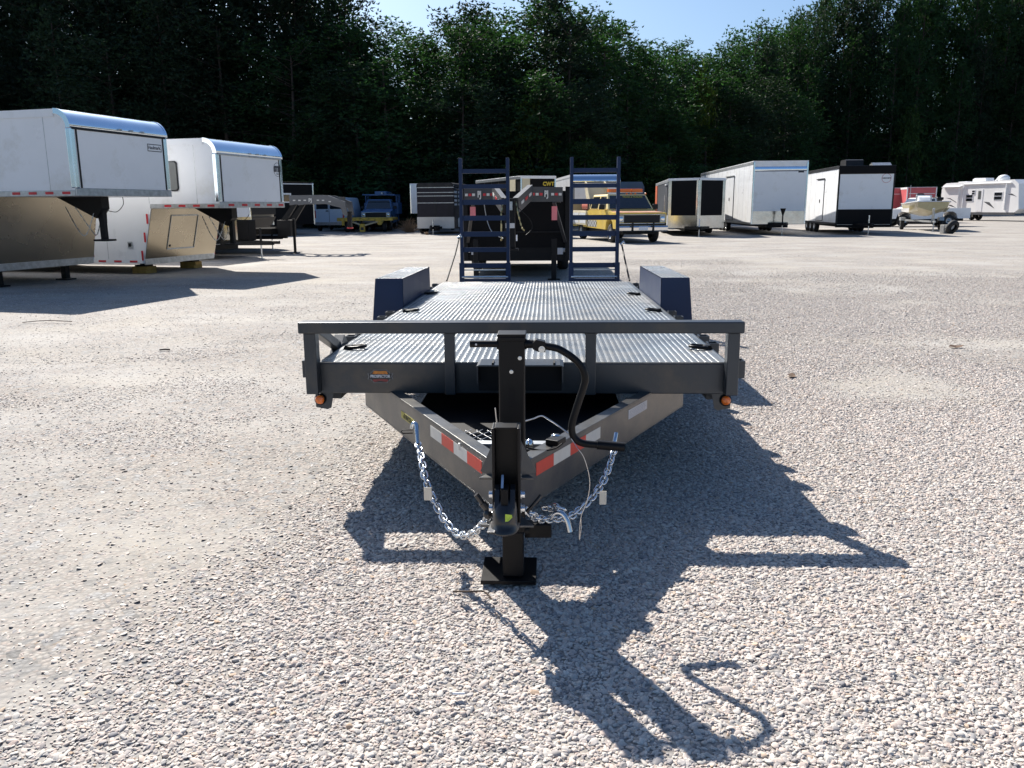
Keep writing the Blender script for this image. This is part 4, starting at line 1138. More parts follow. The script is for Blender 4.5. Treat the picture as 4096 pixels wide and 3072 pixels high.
A = gooseneck_trailer('gooseneck_trailer', 'big white gooseneck cargo trailer at the left edge with rolled blue-reflecting roof cap', (-7.814, 15.731), -0.237, 2.495, 1.783, 1.655, 2.791, 0.352, 0.268, None, None, False, (-6.0, -6.95), panel=False)
# rounded maker's plate
z0, z1, h = 1.655, 2.791, 1.2475
pl = MB().bx(.0045, .0065, .66, 1.06, 2.505, 2.645).build('maker_plate', M_letter, A); pl['label'] = 'rectangular plate reading Haulmark.'
MB().bx(.0065, .0080, .675, 1.045, 2.520, 2.630).build('plate_field', M_gel, pl)
face_text(pl, 'Haulmark.', .095, M_letter, .0085, .860, 2.577, .92, .001)
# etched reflection-free window outline on the side wall
B2 = gooseneck_trailer('gooseneck_trailer', 'white gooseneck trailer standing on timber blocks, second from the left, with side window', (-6.572, 18.999), -0.249, 2.518, 1.743, 1.434, 2.548, 0.247, 0.316, None, None, True, (-6.2, -7.15), block_z=.16)
q = MB(); hh = 1.259
wn_ = [(-.85 + a, 2.10 + c) for a, c in ((-.30, -.27), (-.26, -.31), (.26, -.31), (.30, -.27), (.30, .27), (.26, .31), (-.26, .31), (-.30, .27))]
wf = MB().prism([(x - .42, z) for x, z in wn_], 'y', -hh - .016, -hh - .0).build('side_window', M_trim, B2)
MB().prism([((x + .85) * .93 - .85 - .42, (z - 2.10) * .93 + 2.10) for x, z in wn_], 'y', -hh - .020, -hh - .0165).build('pane', M_winw, wf)
wf = MB().bx(-2.42, -2.30, -hh - .012, -hh, .58, .72).build('fuel_hatch', M_galv, B2)
MB().bx(-2.40, -2.33, -hh - .018, -hh - .012, .61, .69).build('hatch_cap', M_trim, wf)
em = MB().lathe([(.150, 0), (.158, .001), (.158, .002), (.150, .003)], (.005, 1.04, 2.30), (1, 0, 0), 30).build('round_emblem', M_letter, B2); em['label'] = 'round emblem reading STH'
face_text(em, 'STH', .17, M_letter, .0075, 1.04, 2.305, .88, .012)
face_text(em, 'TRAILERS', .026, M_letter, .0075, 1.04, 2.20, 1.0, 0, 'small_lettering')

# timber blocks under the second gooseneck
def to_world(t, p): return t.matrix_basis @ Vector(p)
for k, sy in enumerate((-1, 1)):
    p = Matrix.Translation((-6.572, 18.999, 0)) @ Matrix.Rotation(-.249, 4, 'Z') @ Vector((-1.743 - .316 - .36, sy * .82, 0))
    for j in range(2):
        b = MB().bx(-.20, .20, -.16, .16, .0, .078).build('timber_block', M_wood, None, .006)
        b.location = (p.x, p.y, .001 + j * .079); b.rotation_euler = (0, 0, -.25 + .12 * (j - .5) + .1 * k)
        tag(b, ('lower' if j == 0 else 'upper') + ' yellowish timber block under the ' + ('left' if k == 0 else 'right') + ' landing leg of the second white gooseneck trailer', 'timber block', 'timber blocks under the landing legs')

# ---------------------------------------------------------------- box trailers
def box_trailer(name, label, loc, rz, w, L, z0, z1, wallm, frontm, roofm, capm=None, guard=None, gh=.6, door=None, wheels=(), r=.36, vnose=0, band=None, tongue=1.2, rail=None, cap_h=.32, jm=None, cat='trailer', tongue_on=True, frail=None):
    t = thing(name, label, cat, (*loc, 0), rz); h = w / 2
    if vnose:
        foot = [(-.0, -h), (vnose, -.04), (vnose, .04), (0, h), (-L, h), (-L, -h)]
        MB().prism([(x * .999, y * .995) for x, y in foot], 'z', z0 + .01, z1).build('body_shell', wallm, t)
    else:
        q = MB().bx(-L, -.03, -h + .005, h - .005, z0, z1); q.build('body_shell', wallm, t)
        zf = z1 - (cap_h if capm else 0)
        MB().bx(-.03, .0, -h + .03, h - .03, z0 + .02, zf).build('front_panel', frontm, t)
        if capm:
            pts = [(-cap_h * .5 + cap_h * .5 * math.cos(a), zf + (z1 - zf) * math.sin(a)) for a in np.linspace(0, PI / 2, 7)]
            MB().prism(pts + [(-cap_h * .5, zf)], 'y', -h + .01, h - .01, smooth=True).build('roof_cap', capm, t)
        for sy in (-1, 1):
            ys = sorted((sy * (h + .004), sy * (h - .07)))
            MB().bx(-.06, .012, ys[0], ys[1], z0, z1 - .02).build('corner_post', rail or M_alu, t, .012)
        if guard:
            MB().bx(.001, .010, -h + .07, h - .07, z0 + .02, z0 + gh).build('stone_guard', guard, t)
    MB().bx(-L, -.02, -h - .012, h + .012, z1 - .0, z1 + .03).build('roof', roofm, t, .01)
    for sy in (-1, 1):
        ys = sorted((sy * h, sy * (h + .014)))
        MB().bx(-L, -.06, ys[0], ys[1], z1 - .12, z1 - .0).build('top_rail', rail or M_galv, t)
        MB().bx(-L, -.06, ys[0], ys[1], z0, z0 + .10).build('bottom_rail', frail or M_galv, t)
    for k in range(int(L / 1.22)):
        for sy in (-1, 1):
            x = -.9 - k * 1.22
            if x > -L + .1: MB().bx(x, x + .010, *sorted((sy * (h - .006), sy * (h - .0025))), z0 + .10, z1 - .12).build('panel_seam', M_galv, t)
    if door:
        for (xc, dw, dz0, dz1, n_) in door:
            y = -h - .016
            d = MB().bx(xc - dw / 2, xc + dw / 2, y, -h, dz0, dz1).build('door', M_trim, t)
            for k in range(n_):
                xa = xc - dw / 2 + .025 + k * (dw - .05) / n_ + .006; xb = xc - dw / 2 + .025 + (k + 1) * (dw - .05) / n_ - .006
                MB().bx(xa, xb, y - .012, y - .0005, dz0 + .03, dz1 - .03).build('door_leaf', wallm, d)
            MB().bx(xc - dw / 2 - .03, xc + dw / 2 + .03, y - .05, y, dz1 + .0, dz1 + .05).build('drip_cap', rail or M_galv, d)
            MB().bx(xc - .02, xc + .05, y - .04, y - .012, (dz0 + dz1) / 2 - .12, (dz0 + dz1) / 2 + .04).build('door_handle', M_trim, d)
    for x in wheels:
        for sy in (-1, 1): wheel(t, x, sy * (h - .14), r, .22, side=sy)
    if tongue_on: a_frame(t, vnose if vnose else 0, .55, z0 + .03, tongue, jm=jm)
    MB().bx(-L + .1, -.1, -.5, .5, z0 - .16, z0).build('underframe', M_blacksteel, t)
    return t
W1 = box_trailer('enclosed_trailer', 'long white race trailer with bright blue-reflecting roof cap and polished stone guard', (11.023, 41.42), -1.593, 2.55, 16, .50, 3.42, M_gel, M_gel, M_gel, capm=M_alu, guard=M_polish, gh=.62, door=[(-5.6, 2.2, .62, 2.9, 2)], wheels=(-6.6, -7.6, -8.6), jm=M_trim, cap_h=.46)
face_text(W1, '\u25ac', .01, M_letter, .002, .9, 2.9)
pl = MB().bx(.001, .004, .82, 1.08, 2.90, 2.97).build('maker_plate', M_letter, W1)
MB().tube([(.86, .0, .95), (.86, .0, 1.25)], [.04, .13], 12).build('jack_cover', M_blackm, W1)
W2 = box_trailer('enclosed_trailer', 'white enclosed trailer with black upper and lower front bands and a rooftop unit', (14.969, 41.18), -1.651, 2.55, 9.0, .46, 3.16, M_gel, M_gel, M_trim, door=[(-3.4, 1.5, .60, 2.65, 2)], wheels=(-4.6, -5.5, -6.4), rail=M_trim, frail=M_trim, guard=M_blackp, gh=.72)
MB().bx(.001, .016, -1.275, 1.275, 2.80, 3.16).build('front_band', M_blackp, W2)
MB().bx(-.05, .014, -1.27, 1.27, .34, .46).build('front_skirt', M_blackp, W2)
o = MB().prism([(-1.6, 3.19), (-.55, 3.19), (-.60, 3.46), (-.75, 3.50), (-1.5, 3.50), (-1.6, 3.42)], 'y', -.85, -.05).build('air_conditioner', M_blackdust, W2, .02)
MB().prism([(-1.2, 3.19), (-.4, 3.19), (-.7, 3.34)], 'y', .35, 1.2).build('roof_vent', M_galv, W2)
em = MB().lathe([(.21, 0), (.215, .001), (.215, .002), (.20, .003)], (.002, .88, 2.60), (1, 0, 0), 26).build('oval_emblem', M_redp, W2); em.scale = (1, 1, .0001 + 1); em['label'] = 'oval emblem with red lettering'
face_text(em, 'CARGO MATE', .075, M_letter, .006, .88, 2.60, .8, .003)
for k, y in enumerate((-1.281,)):
    for j, xx in enumerate((-.2, -.45, -2.1, -2.35, -2.6, -5.4)):
        MB().bx(xx - .14, xx, y - .006, y - .001, .47, .55).build('reflector_strip', M_vred if j % 2 == 0 else M_white, W2)
# dark trailer with pointed nose
D1 = box_trailer('enclosed_trailer', 'dark grey enclosed trailer with pointed nose and orange rear panel beside the yellow truck', (7.05, 41.0), -1.628, 2.62, 9.0, .36, 2.62, M_graymet, None, M_gel, vnose=.85, wheels=(-3.9, -4.8), r=.34, tongue=.85, jm=M_gel)
hD = 1.31
def vface(sy, u0, u1, z0, z1, m, nm, o=.012):
    # panel on the angled nose: u from 0 (corner) to 1 (nose edge)
    a = Vector((0, sy * hD, 0)); b_ = Vector((.85, sy * .04, 0)); d = (b_ - a); nn = Vector((abs(d.y), sy * d.x, 0)).normalized() * o
    p = [a + d * u0, a + d * u1]; f = [v + nn for v in p]
    q = MB(); q.add([(*p[0].xy, z0), (*f[0].xy, z0), (*f[1].xy, z0), (*p[1].xy, z0), (*p[0].xy, z1), (*f[0].xy, z1), (*f[1].xy, z1), (*p[1].xy, z1)],
                    [(3, 2, 1, 0), (4, 5, 6, 7), (0, 1, 5, 4), (1, 2, 6, 5), (2, 3, 7, 6), (3, 0, 4, 7)])
    return q.build(nm, m, D1)
for sy in (-1, 1):
    vface(sy, -.0, 1.0, .37, .95, M_polish, 'stone_guard'); vface(sy, .0, .10, .951, 2.55, M_polish, 'corner_panel'); vface(sy, .95, 1.0, .951, 2.55, M_polish, 'nose_panel'); vface(sy, .101, .949, .951, 2.55, M_blackp, 'nose_skin'); vface(sy, -.02, 1.02, 2.551, 2.63, M_gel, 'nose_rail', .03)
MB().prism([(.0, -hD), (.86, -.05), (.86, .05), (0, hD)], 'z', 2.62, 2.66).build('nose_roof', M_gel, D1)
MB().bx(.85, .870, -.04, .04, .37, 2.56).build('nose_plate', M_polish, D1)
MB().bx(-9.0, -7.6, -hD - .02, -hD, .5, 2.5).build('orange_panel', M_orange, D1)
d = MB().bx(-1.55, -.75, -hD - .02, -hD, .62, 2.35).build('door', M_graymet, D1); MB().bx(-1.62, -.68, -hD - .07, -hD, 2.37, 2.44).build('drip_cap', M_gel, d); MB().cyl((-1.62, -hD - .05, 1.0), (-1.62, -hD - .05, 1.9), .025).build('door_bar', M_chrome, d)
MB().bx(-.55, -.06, -hD - .02, -hD, .37, .95).build('side_guard', M_gel, D1)

# livestock trailer seen end on
ST = thing('livestock_trailer', 'dark slatted livestock trailer with pale lower panel, facing the yard', 'trailer', (-5.97, 45.6, 0), R(-97))
hS = 1.02
q = MB().bx(-4.8, 0, -hS, hS, .28, .34).build('floor_frame', M_blacksteel, ST)
for sy in (-1, 1):
    ys = sorted((sy * hS, sy * (hS - .04)))
    MB().bx(-4.8, -.05, ys[0], ys[1], .34, 1.5).build('side_wall', M_blackdust, ST)
    for k in range(4): MB().bx(-4.8, -.05, ys[0], ys[1], 1.60 + k * .22, 1.70 + k * .22).build('side_slat', M_blackdust, ST)
    for k in range(6): MB().bx(-.06 - k * .9 - .05, -.06 - k * .9, ys[0], ys[1], 1.5, 2.5).build('side_post', M_blackdust, ST)
    fd = MB().prism([(-2.7, .35), (-2.7, .75), (-2.5, .85), (-1.1, .85), (-.9, .75), (-.9, .35)], 'y', *sorted((sy * hS, sy * (hS + .24)))).build('fender', M_gel, ST)
    for x in (-1.35, -2.2): wheel(ST, x, sy * (hS + .11), .33, .2, side=sy)
M_slat = mat('dark_plum_panel', (.014, .012, .018), .5, 0, .3, 3, spec=.3)
MB().bx(-.04, 0, -hS + .02, hS - .02, .90, 2.46).build('front_wall', M_slat, ST)
MB().bx(-.03, .012, -hS, hS, .30, .90).build('lower_panel', mat('pale_panel', (.62, .58, .52), .5, 0, .1, 2), ST)
MB().bx(-.02, .014, -.05, .05, .90, 2.1).build('centre_post', M_blackdust, ST)
for z in (1.62, 1.98, 2.16, 2.42, 2.52): MB().bx(.002, .022, -hS, hS, z, z + .035).build('front_bar', M_galv, ST)
MB().prism([(-hS, 2.46), (hS, 2.46), (hS * .97, 2.62), (hS * .88, 2.68), (-hS * .88, 2.68), (-hS * .97, 2.62)], 'x', -4.85, .03).build('roof', M_blackdust, ST)
MB().bx(.02, .40, -.22, .22, .18, .46).build('hitch_box', M_blacksteel, ST)
a_frame(ST, .1, .4, .34, .7)
box_trailer('horse_trailer', 'white trailer mostly hidden behind the dark livestock trailer', (-7.0, 50.5), R(-92), 2.2, 6, 1.05, 2.75, M_gel, M_gel, M_gel, wheels=(-3,), tongue_on=False)

# trailers beyond the left goosenecks
T3 = box_trailer('enclosed_trailer', 'white cargo trailer with battery box on its tongue, under the nose of the second gooseneck', (-9.15, 24.3), -.22, 2.3, 5.5, .42, 2.05, M_gel, M_gel, M_gel, guard=M_polish, gh=.75, wheels=(-2.6, -3.5), tongue=1.35, jm=M_blacksteel)
MB().bx(.012, .03, -.75, -.62, .44, 2.0).build('front_strut', M_blacksteel, T3); MB().bx(.35, .72, -.2, .2, .52, 1.10).build('battery_box', M_blackp, T3, .02)
# camper with rounded nose
cp_ = thing('camper', 'beige camper trailer with rounded nose peeking out behind the second gooseneck trailer', 'camper', (-10.1, 29.6, 0), -.22)
pr = [(-5, .55), (-5, 2.65), (-1.1, 2.65), (-.75, 2.60), (-.40, 2.40), (-.12, 2.05), (.0, 1.65), (-.02, 1.25), (-.25, .95), (-.9, .55)]
M_beige = mat('beige_grp', (.42, .39, .34), .35, 0, .06, 1)
MB().prism(pr, 'y', -1.15, 1.15).build('body_shell', M_beige, cp_)
MB().prism([(.004, 1.2), (.006, 1.66), (-.11, 2.06), (-.30, 2.32), (-.33, 2.0), (-.12, 1.5)], 'y', -.9, 1.152).build('nose_graphic', M_trim, cp_)
MB().prism([(-5, .45), (-5, .56), (-.9, .56), (-.25, .96), (.0, 1.12), (-.3, .62), (-.8, .45)], 'y', -1.16, 1.16).build('lower_body', M_blackdust, cp_)
for x in (-2.6, -3.4):
    for sy in (-1, 1): wheel(cp_, x, sy * 1.0, .34, .2, side=sy)
a_frame(cp_, -.5, .5, .42, 1.35, jm=M_blacksteel)
# dark fifth wheel trailer
DK = box_trailer('horse_trailer', 'black trailer with thin white roof line behind the left flatbed gooseneck', (-13.6, 45.5), R(-50), 2.4, 7.5, .55, 2.75, M_blackp, M_blackp, M_blackp, wheels=(-3.2, -4.1), tongue_on=False, r=.36)
MB().bx(-.6, .03, -1.22, 1.22, 2.66, 2.70).build('white_roof_line', M_gel, DK)
wf = MB().bx(.001, .02, -.9, -.1, 1.7, 2.2).build('front_window', M_gel, DK); MB().bx(.0205, .03, -.82, -.18, 1.76, 2.12).build('pane', M_glass, wf)

# flatbed gooseneck, left
def neck_letters(par, s, size, x, y, z, xd): return text('lettering', s, size, M_white, par, (x, y, z), xd, (0, 0, 1), .95, .006, .002)
FB = thing('flatbed_gooseneck', 'dark grey flatbed gooseneck trailer whose arched neck crosses in front of the white van', 'trailer', (-7.5, 26.8, 0), 0)
prn = [(-.62, 1.51), (-.62, 1.815), (.45, 1.815), (.62, 1.80), (1.15, 1.60), (1.20, 1.18), (1.08, 1.18), (1.00, 1.42), (.50, 1.545), (-.42, 1.53)]
for k, yy in enumerate((0.0, .9)):
    MB().prism([(x, z) for x, z in prn], 'y', yy - .05, yy + .05).build('neck_beam', M_graymet, FB, .004)
for x in (-.45, -.1, .25, .60, .9): MB().bx(x, x + .06, .05, .85, 1.62, 1.76).build('neck_cross_bar', M_graymet, FB)
for i, (x, z) in enumerate(((-.50, 1.655), (-.33, 1.655), (-.16, 1.655), (.26, 1.655), (.42, 1.650), (.63, 1.61))):
    MB().bx(x, x + .075, -.054, -.0505, z - .018, z + .018).build('reflector_strip', M_white, FB)
neck_letters(FB, 'PJ', .15, .05, -.052, 1.655, (1, 0, 0))
MB().bx(1.10, 1.22, .35, .55, .80, 1.30).build('neck_coupler', M_blacksteel, FB); MB().bx(1.08, 1.24, .33, .57, .76, .80).build('coupler_plate', mat('red_plate', (.5, .04, .04), .5), FB)
for yy in (-.02, .92): MB().prism([(-.55, 1.51), (-.40, 1.51), (-.95, .70), (-1.20, .70)], 'y', yy - .06, yy + .06).build('neck_riser', M_blacksteel, FB)
MB().bx(-9.5, -1.0, -.85, 1.75, .62, .80).build('deck', mat('tarred_boards', (.012, .011, .010), .95, spec=.03), FB)
MB().bx(-.98, -.55, -.3, .3, .55, 1.05).build('tool_box', M_blacksteel, FB)
MB().bx(-.57, -.50, -.035, .035, .02, 1.1).build('landing_leg', M_blacksteel, FB); MB().bx(-.66, -.42, -.12, .12, .0, .02).build('landing_foot', M_blacksteel, FB)
for x in (-6.0, -7.0):
    for sy in (-.65, 1.55): wheel(FB, x, sy, .38, .25, side=-1 if sy < 0 else 1)
# white van
VN = thing('van', 'white van with bluish shade in its colour, seen from behind under the arched trailer neck', 'van', (-13.35, 52.0, 0), R(90))
vp = [(-.92, .38), (-.96, .9), (-.93, 1.35), (-.80, 2.0), (-.70, 2.05), (.70, 2.05), (.80, 2.0), (.93, 1.35), (.96, .9), (.92, .38)]
MB().prism(vp, 'x', 0, 4.6).build('body', M_whitev, VN)
for sy in (-1, 1):
    MB().bx(-.012, -.001, *sorted((sy * .06, sy * .78)), 1.35, 1.85).build('rear_window', M_glass, VN)
    MB().bx(-.014, -.001, *sorted((sy * .83, sy * .93)), .8, 1.25).build('tail_lamp', M_vred, VN)
    for x in (.9, 3.7): wheel(VN, x, sy * .85, .34, .2, side=sy)
MB().bx(-.012, -.001, -.008, .008, .5, 1.9).build('door_gap', M_trim, VN); MB().bx(-.03, -.001, .05, .2, 1.2, 1.26).build('door_handle', M_trim, VN)
MB().bx(-.12, -.0, -.9, .9, .38, .56).build('bumper', M_galv, VN)
# yellow flat dolly and blue service pickup
YF = thing('flat_dolly', 'low weathered yellow flatbed dolly in front of the blue pickup', 'dolly', (-10.7, 49.9, 0), R(-84))
MB().prism([(.1, -1.62), (.1, 1.62), (-4.2, 1.62), (-4.2, -1.62)], 'z', .68, .82).build('deck', M_yel, YF, .01)
MB().bx(.1, .16, -1.62, -.60, .64, .84).build('front_beam', M_yel, YF); MB().bx(.1, .16, -.60, 1.62, .66, .83).build('front_beam', M_yel, YF)
MB().bx(-.05, .17, -1.35, -1.2, .40, .64).build('corner_stake', M_yel, YF); MB().prism([(.60, .66), (1.1, .66), (.95, .42), (.80, .40)], 'x', .1, .16).build('side_bracket', M_yel, YF)
for sy in (-1, 1):
    wheel(YF, -.35, sy * 1.10, .33, .24); wheel(YF, -3.2, sy * 1.10, .33, .24)
    MB().beam((.1, sy * .75, .60), (1.15, sy * .08, .42), .07, .07).build('drawbar', mat('pale_bar', (.6, .5, .3), .6), YF)
MB().bx(1.1, 1.25, -.20, .10, .06, .50).build('hitch_plate', M_yel, YF); MB().bx(1.251, 1.262, -.13, .03, .15, .32).build('hitch_label', M_ink, YF)
MB().bx(-.1, .12, -1.0, -.82, .85, 1.05).build('red_lamp', M_vred, YF)

def pickup(name, label, loc, rz, paint, w=1.95, L=5.4, hood=1.12, roof=1.84, cab=(1.35, 3.3), crew=False, sill=.48, grille=None, lamps=True, bed=True, hoodm=None, roofm=None, bump=None, z_b=.50):
    t = thing(name, label, 'truck', (*loc, 0), rz); h = w / 2
    belt = hood + .06
    c0, c1 = cab
    prof = [(0, z_b), (0, hood - .09), (-.04, hood - .05), (-c0 + .12, hood + .0), (-c0 + .02, belt), (-c1, belt), (-c1, belt - .04)]
    prof += [(-L, belt - .04), (-L, z_b), (-(L - .75), z_b), (-(L - .85), .80), (-(L - 1.05), .93), (-(L - 1.45), .93), (-(L - 1.65), .80), (-(L - 1.75), z_b), (-1.42, z_b - .05), (-1.32, .80), (-1.15, .93), (-.75, .93), (-.55, .80), (-.45, z_b)]
    MB().prism(prof, 'y', -h, h).build('body', paint, t, .03)
    # greenhouse
    g0, g1 = -c0, -c1; ins = .13
    q = MB().hexa([(g0, -h + .04, belt), (g0, h - .04, belt), (g1, h - .04, belt), (g1, -h + .04, belt)][::-1] + [(g0 - .55, -h + ins + .06, roof), (g0 - .55, h - ins - .06, roof), (g1 + .08, h - ins - .06, roof), (g1 + .08, -h + ins + .06, roof)][::-1])
    cabn = q.build('cab', roofm or paint, t, .05)
    def P(f, s_, o=.008):  # windscreen point: f up 0..1, s across -1..1
        x = g0 - .55 * f; hh = (h - .04) + (-(ins + .02)) * f
        return (x + o, s_ * hh, belt + (roof - belt) * f + o)
    q = MB(); q.add([P(.06, -.92), P(.06, .92), P(.90, .90), P(.90, -.90)], [(0, 1, 2, 3)])
    q.add([P(.06, -.92, -.01), P(.06, .92, -.01), P(.90, .90, -.01), P(.90, -.90, -.01)], [(3, 2, 1, 0)]); q.build('windscreen', M_glass, cabn)
    n = 2 if crew else 1
    for sy in (-1, 1):
        for k in range(n):
            xa = g0 - .30 - k * ((c1 - c0) - .3) / n; xb = g0 - .25 - (k + 1) * ((c1 - c0) - .35) / n + .08
            def S(x, f, o=.012): return (x - (.28 * f if (k == 0 and x == xa) else 0), sy * ((h - .04) - (ins + .02) * f + o), belt + (roof - belt) * f)
            q = MB(); q.add([S(xa, .08), S(xb, .08), S(xb, .86), S(xa, .86)], [(0, 1, 2, 3)]); q.add([S(xa, .08, -.01), S(xb, .08, -.01), S(xb, .86, -.01), S(xa, .86, -.01)], [(3, 2, 1, 0)]); q.build('side_window', M_glass, cabn)
        MB().bx(g0 - .35, g0 - .22, *sorted((sy * (h + .02), sy * (h + .22))), belt + .02, belt + .22).build('mirror', M_trim, t, .02)
        for x in (-.95, -(L - 1.25)): wheel(t, x, sy * (h - .16), .37, .24, side=sy)
    if hoodm: MB().hexa([(-.05, -h + .12, hood - .045), (-.05, h - .12, hood - .045), (-c0 + .14, h - .12, hood + .004), (-c0 + .14, -h + .12, hood + .004)][::-1] + [(-.05, -h + .12, hood - .03), (-.05, h - .12, hood - .03), (-c0 + .14, h - .12, hood + .02), (-c0 + .14, -h + .12, hood + .02)][::-1]).build('bonnet', hoodm, t)
    MB().bx(-L + .3, -.12, -.72, .72, .34, z_b + .04).build('underframe', M_blacksteel, t)
    gr = MB().bx(.0, .02, -h + .28, h - .28, hood - .42, hood - .14).build('grille', grille or M_trim, t)
    q = MB().tube([(.022, -h + .06, hood - .12), (.022, h - .06, hood - .12), (.022, h - .06, hood - .45), (.022, -h + .06, hood - .45)], .014, 6, closed=True); q.build('grille_surround', M_chrome, gr)
    for sy in (-1, 1):
        f = MB().bx(.001, .024, *sorted((sy * (h - .05), sy * (h - .27))), hood - .40, hood - .15).build('headlight', M_galv, t)
        MB().lathe([(.085, 0), (.088, .012), (.07, .02), (.001, .028)], (.024, sy * (h - .16), hood - .275), (1, 0, 0), 18).build('lens', M_chrome, f)
    MB().prism([(.02, .44), (.14, .48), (.15, .60), (.10, .665), (.02, .67)], 'y', -h - .02, h + .02).build('front_bumper', bump or M_chrome, t, .01)
    return t
BP = pickup('service_pickup', 'faded blue pickup with ladder rack and tool boxes behind the yellow dolly', (-10.72, 53.2), R(-86), M_bluep, w=1.85, L=5.2, hood=1.24, roof=1.93, cab=(1.3, 2.9))
for sy in (-1, 1):
    MB().bx(-5.2, -3.0, *sorted((sy * .70, sy * 1.12)), 1.0, 1.72).build('tool_box', M_bluep, BP, .01)
    for x in (-3.0, -4.1, -5.1): MB().bx(x, x + .05, sy * 1.0 - .025, sy * 1.0 + .025, 1.2, 2.2).build('rack_post', M_bluep, BP)
    MB().bx(-5.2, -1.6, sy * 1.0 - .03, sy * 1.0 + .03, 2.2, 2.26).build('rack_rail', M_bluep, BP)
for x in (-1.65, -3.0, -4.1, -5.1): MB().bx(x, x + .05, -.97, .97, 2.2, 2.25).build('rack_bar', M_bluep, BP)
MB().bx(-4.9, -2.2, -.30, .45, 2.26, 2.44).build('rack_load', M_bluep, BP); MB().cyl((-4.8, .5, 2.32), (-1.8, .2, 2.32), .06).build('ladder_pipe', M_galv, BP)
# dry bush
def bush(name, x, y, r, hgt, label, m, n=260, seed=1):
    rs = random.Random(seed); q = MB()
    for i in range(n):
        a = rs.uniform(0, 2 * PI); e = rs.uniform(.2, 1.35); l = rs.uniform(.5, 1.0)
        p = Vector((rs.gauss(0, r * .12), rs.gauss(0, r * .12), 0)); d = Vector((math.cos(a) * math.cos(e) * r, math.sin(a) * math.cos(e) * r, math.sin(e) * hgt)) * l
        m_ = p + d * .55 + Vector((rs.gauss(0, .05), rs.gauss(0, .05), .03)); q.tube([p, m_, p + d + Vector((rs.gauss(0, .08), rs.gauss(0, .08), -.04))], [.008, .006, .003], 3, cap=False)
    t = q.build(name, m, None); t.location = (x, y, 0); return tag(t, label, 'bush')
bush('dry_bush', -7.95, 49.0, .85, 1.0, 'dry tan bush between the yellow dolly and the dark livestock trailer', M_brush)
bush('dry_bush', -6.3, 44.4, .22, .25, 'tiny dry weed on the gravel in front of the livestock trailer', M_brush, 40, 5)

# dump-bed gooseneck facing the camera behind the ramps
GD = thing('dump_gooseneck', 'black dump gooseneck trailer with striped neck beams right behind the upright ramps', 'trailer', (-.62, 17.2, 0), R(-90))
# local: +X towards the yard camera, +Y to the right of the picture
MB().bx(-4.6, 0, -1.07, 1.07, .34, .60).build('bed_floor', M_blacksteel, GD)
MB().bx(-.06, 0, -1.07, 1.07, .601, 1.72).build('front_wall', M_blackp, GD)
for sy in (-1, 1): MB().bx(-4.6, -.061, *sorted((sy * 1.07, sy * 1.01)), .601, 1.72).build('side_wall', M_blackp, GD)
for sy in (-1, 1): MB().bx(-.10, .06, *sorted((sy * 1.09, sy * .98)), .35, 1.80).build('corner_post', M_blacksteel, GD)
MB().bx(.0, .04, -.95, .95, .9, .93).build('wall_rib', M_blacksteel, GD)
neck_m = mat('neck_grey', (.055, .055, .058), .45, .2, .2, 5)
for sy in (-1, 1):
    o0, o1 = sy * .90, sy * .30
    y0, y1 = sorted((o0, o1))
    # crosswise box beams with the tape
    q = MB(); v = [(1.55, o0), (1.95, o1), (1.87, o1), (1.47, o0)]
    if sy < 0: v = v[::-1]
    q.prism(v if sy > 0 else v, 'z', 1.50, 1.76)
    q.build('neck_cross_beam', neck_m, GD)
    for zz in (1.512, 1.748):
        q = MB()
        for k in range(22):
            f = k / 22; y = o0 + (o1 - o0) * f; x = 1.552 + .40 * f
            q.bx(x, x + .012, min(y, y + .012), max(y, y + .012), zz - .008, zz + .008)
    for k in range(8):
        f0 = .04 + k * .115; f1 = f0 + .07 if True else 0
        ya, yb = o0 + (o1 - o0) * f0, o0 + (o1 - o0) * (f0 + .085); xa, xb = 1.55 + .40 * f0, 1.55 + .40 * (f0 + .085)
        if 2.5 < (k if sy > 0 else 7 - k) < 4.5: 
            continue
        MB().beam((xa + .003, ya, 1.632), (xb + .003, yb, 1.632), .008, .045).build('reflector_strip', M_white if k % 2 == 0 else M_vred, GD)
    ym = (o0 + o1) / 2 - .0; xm = 1.75 + .010
    text('lettering', 'PJ', .15, M_white, GD, (xm + .004, ym, 1.635), Vector((-.40 if sy < 0 else -.40, 0, 0)) * 0 + (Vector((.40, .60, 0)) if sy < 0 else Vector((-.40, .60, 0))), (0, 0, 1), .75, .007, .003)
    # riser beams from the wall and descending beams to the coupler
    MB().beam((0, sy * .84, 1.60), (1.50, sy * .80, 1.62), .10, .24).build('neck_beam', neck_m, GD)
    MB().beam((1.93, sy * .32, 1.67), (2.95, sy * .10, 1.44), .09, .25).build('neck_nose_beam', neck_m, GD)
    for k in range(3):
        f0 = .12 + k * .27; f1 = f0 + .17
        a = Vector((1.93, sy * .367, 1.67)).lerp(Vector((2.95, sy * .147, 1.44)), f0); b_ = Vector((1.93, sy * .367, 1.67)).lerp(Vector((2.95, sy * .147, 1.44)), f1)
        MB().beam(a, b_, .006, .05).build('reflector_strip', M_white if k % 2 == 0 else M_vred, GD)
    MB().beam((1.45, sy * .74, 1.49), (.06, sy * .98, .72), .06, .035).build('neck_brace', neck_m, GD)
    MB().bx(1.44, 1.46, *sorted((sy * .80, sy * .70)), 1.17, 1.42).build('warning_tag', mat('pink_tag', (.75, .22, .25), .5), GD)
    for x in (-2.3, -3.2): wheel(GD, x, sy * .98, .37, .24, side=sy)
    for k in range(2): MB().lathe([(.04, 0), (.042, .02), (.001, .03)], (0.001, sy * .96, .55 + .02 * k), (1, 0, 0), 12).build('lamp', M_amber if k else M_gel, GD) if k == 0 else None
MB().bx(1.50, 1.92, -.30, .30, 1.505, 1.53).build('neck_pan', M_blacksteel, GD)
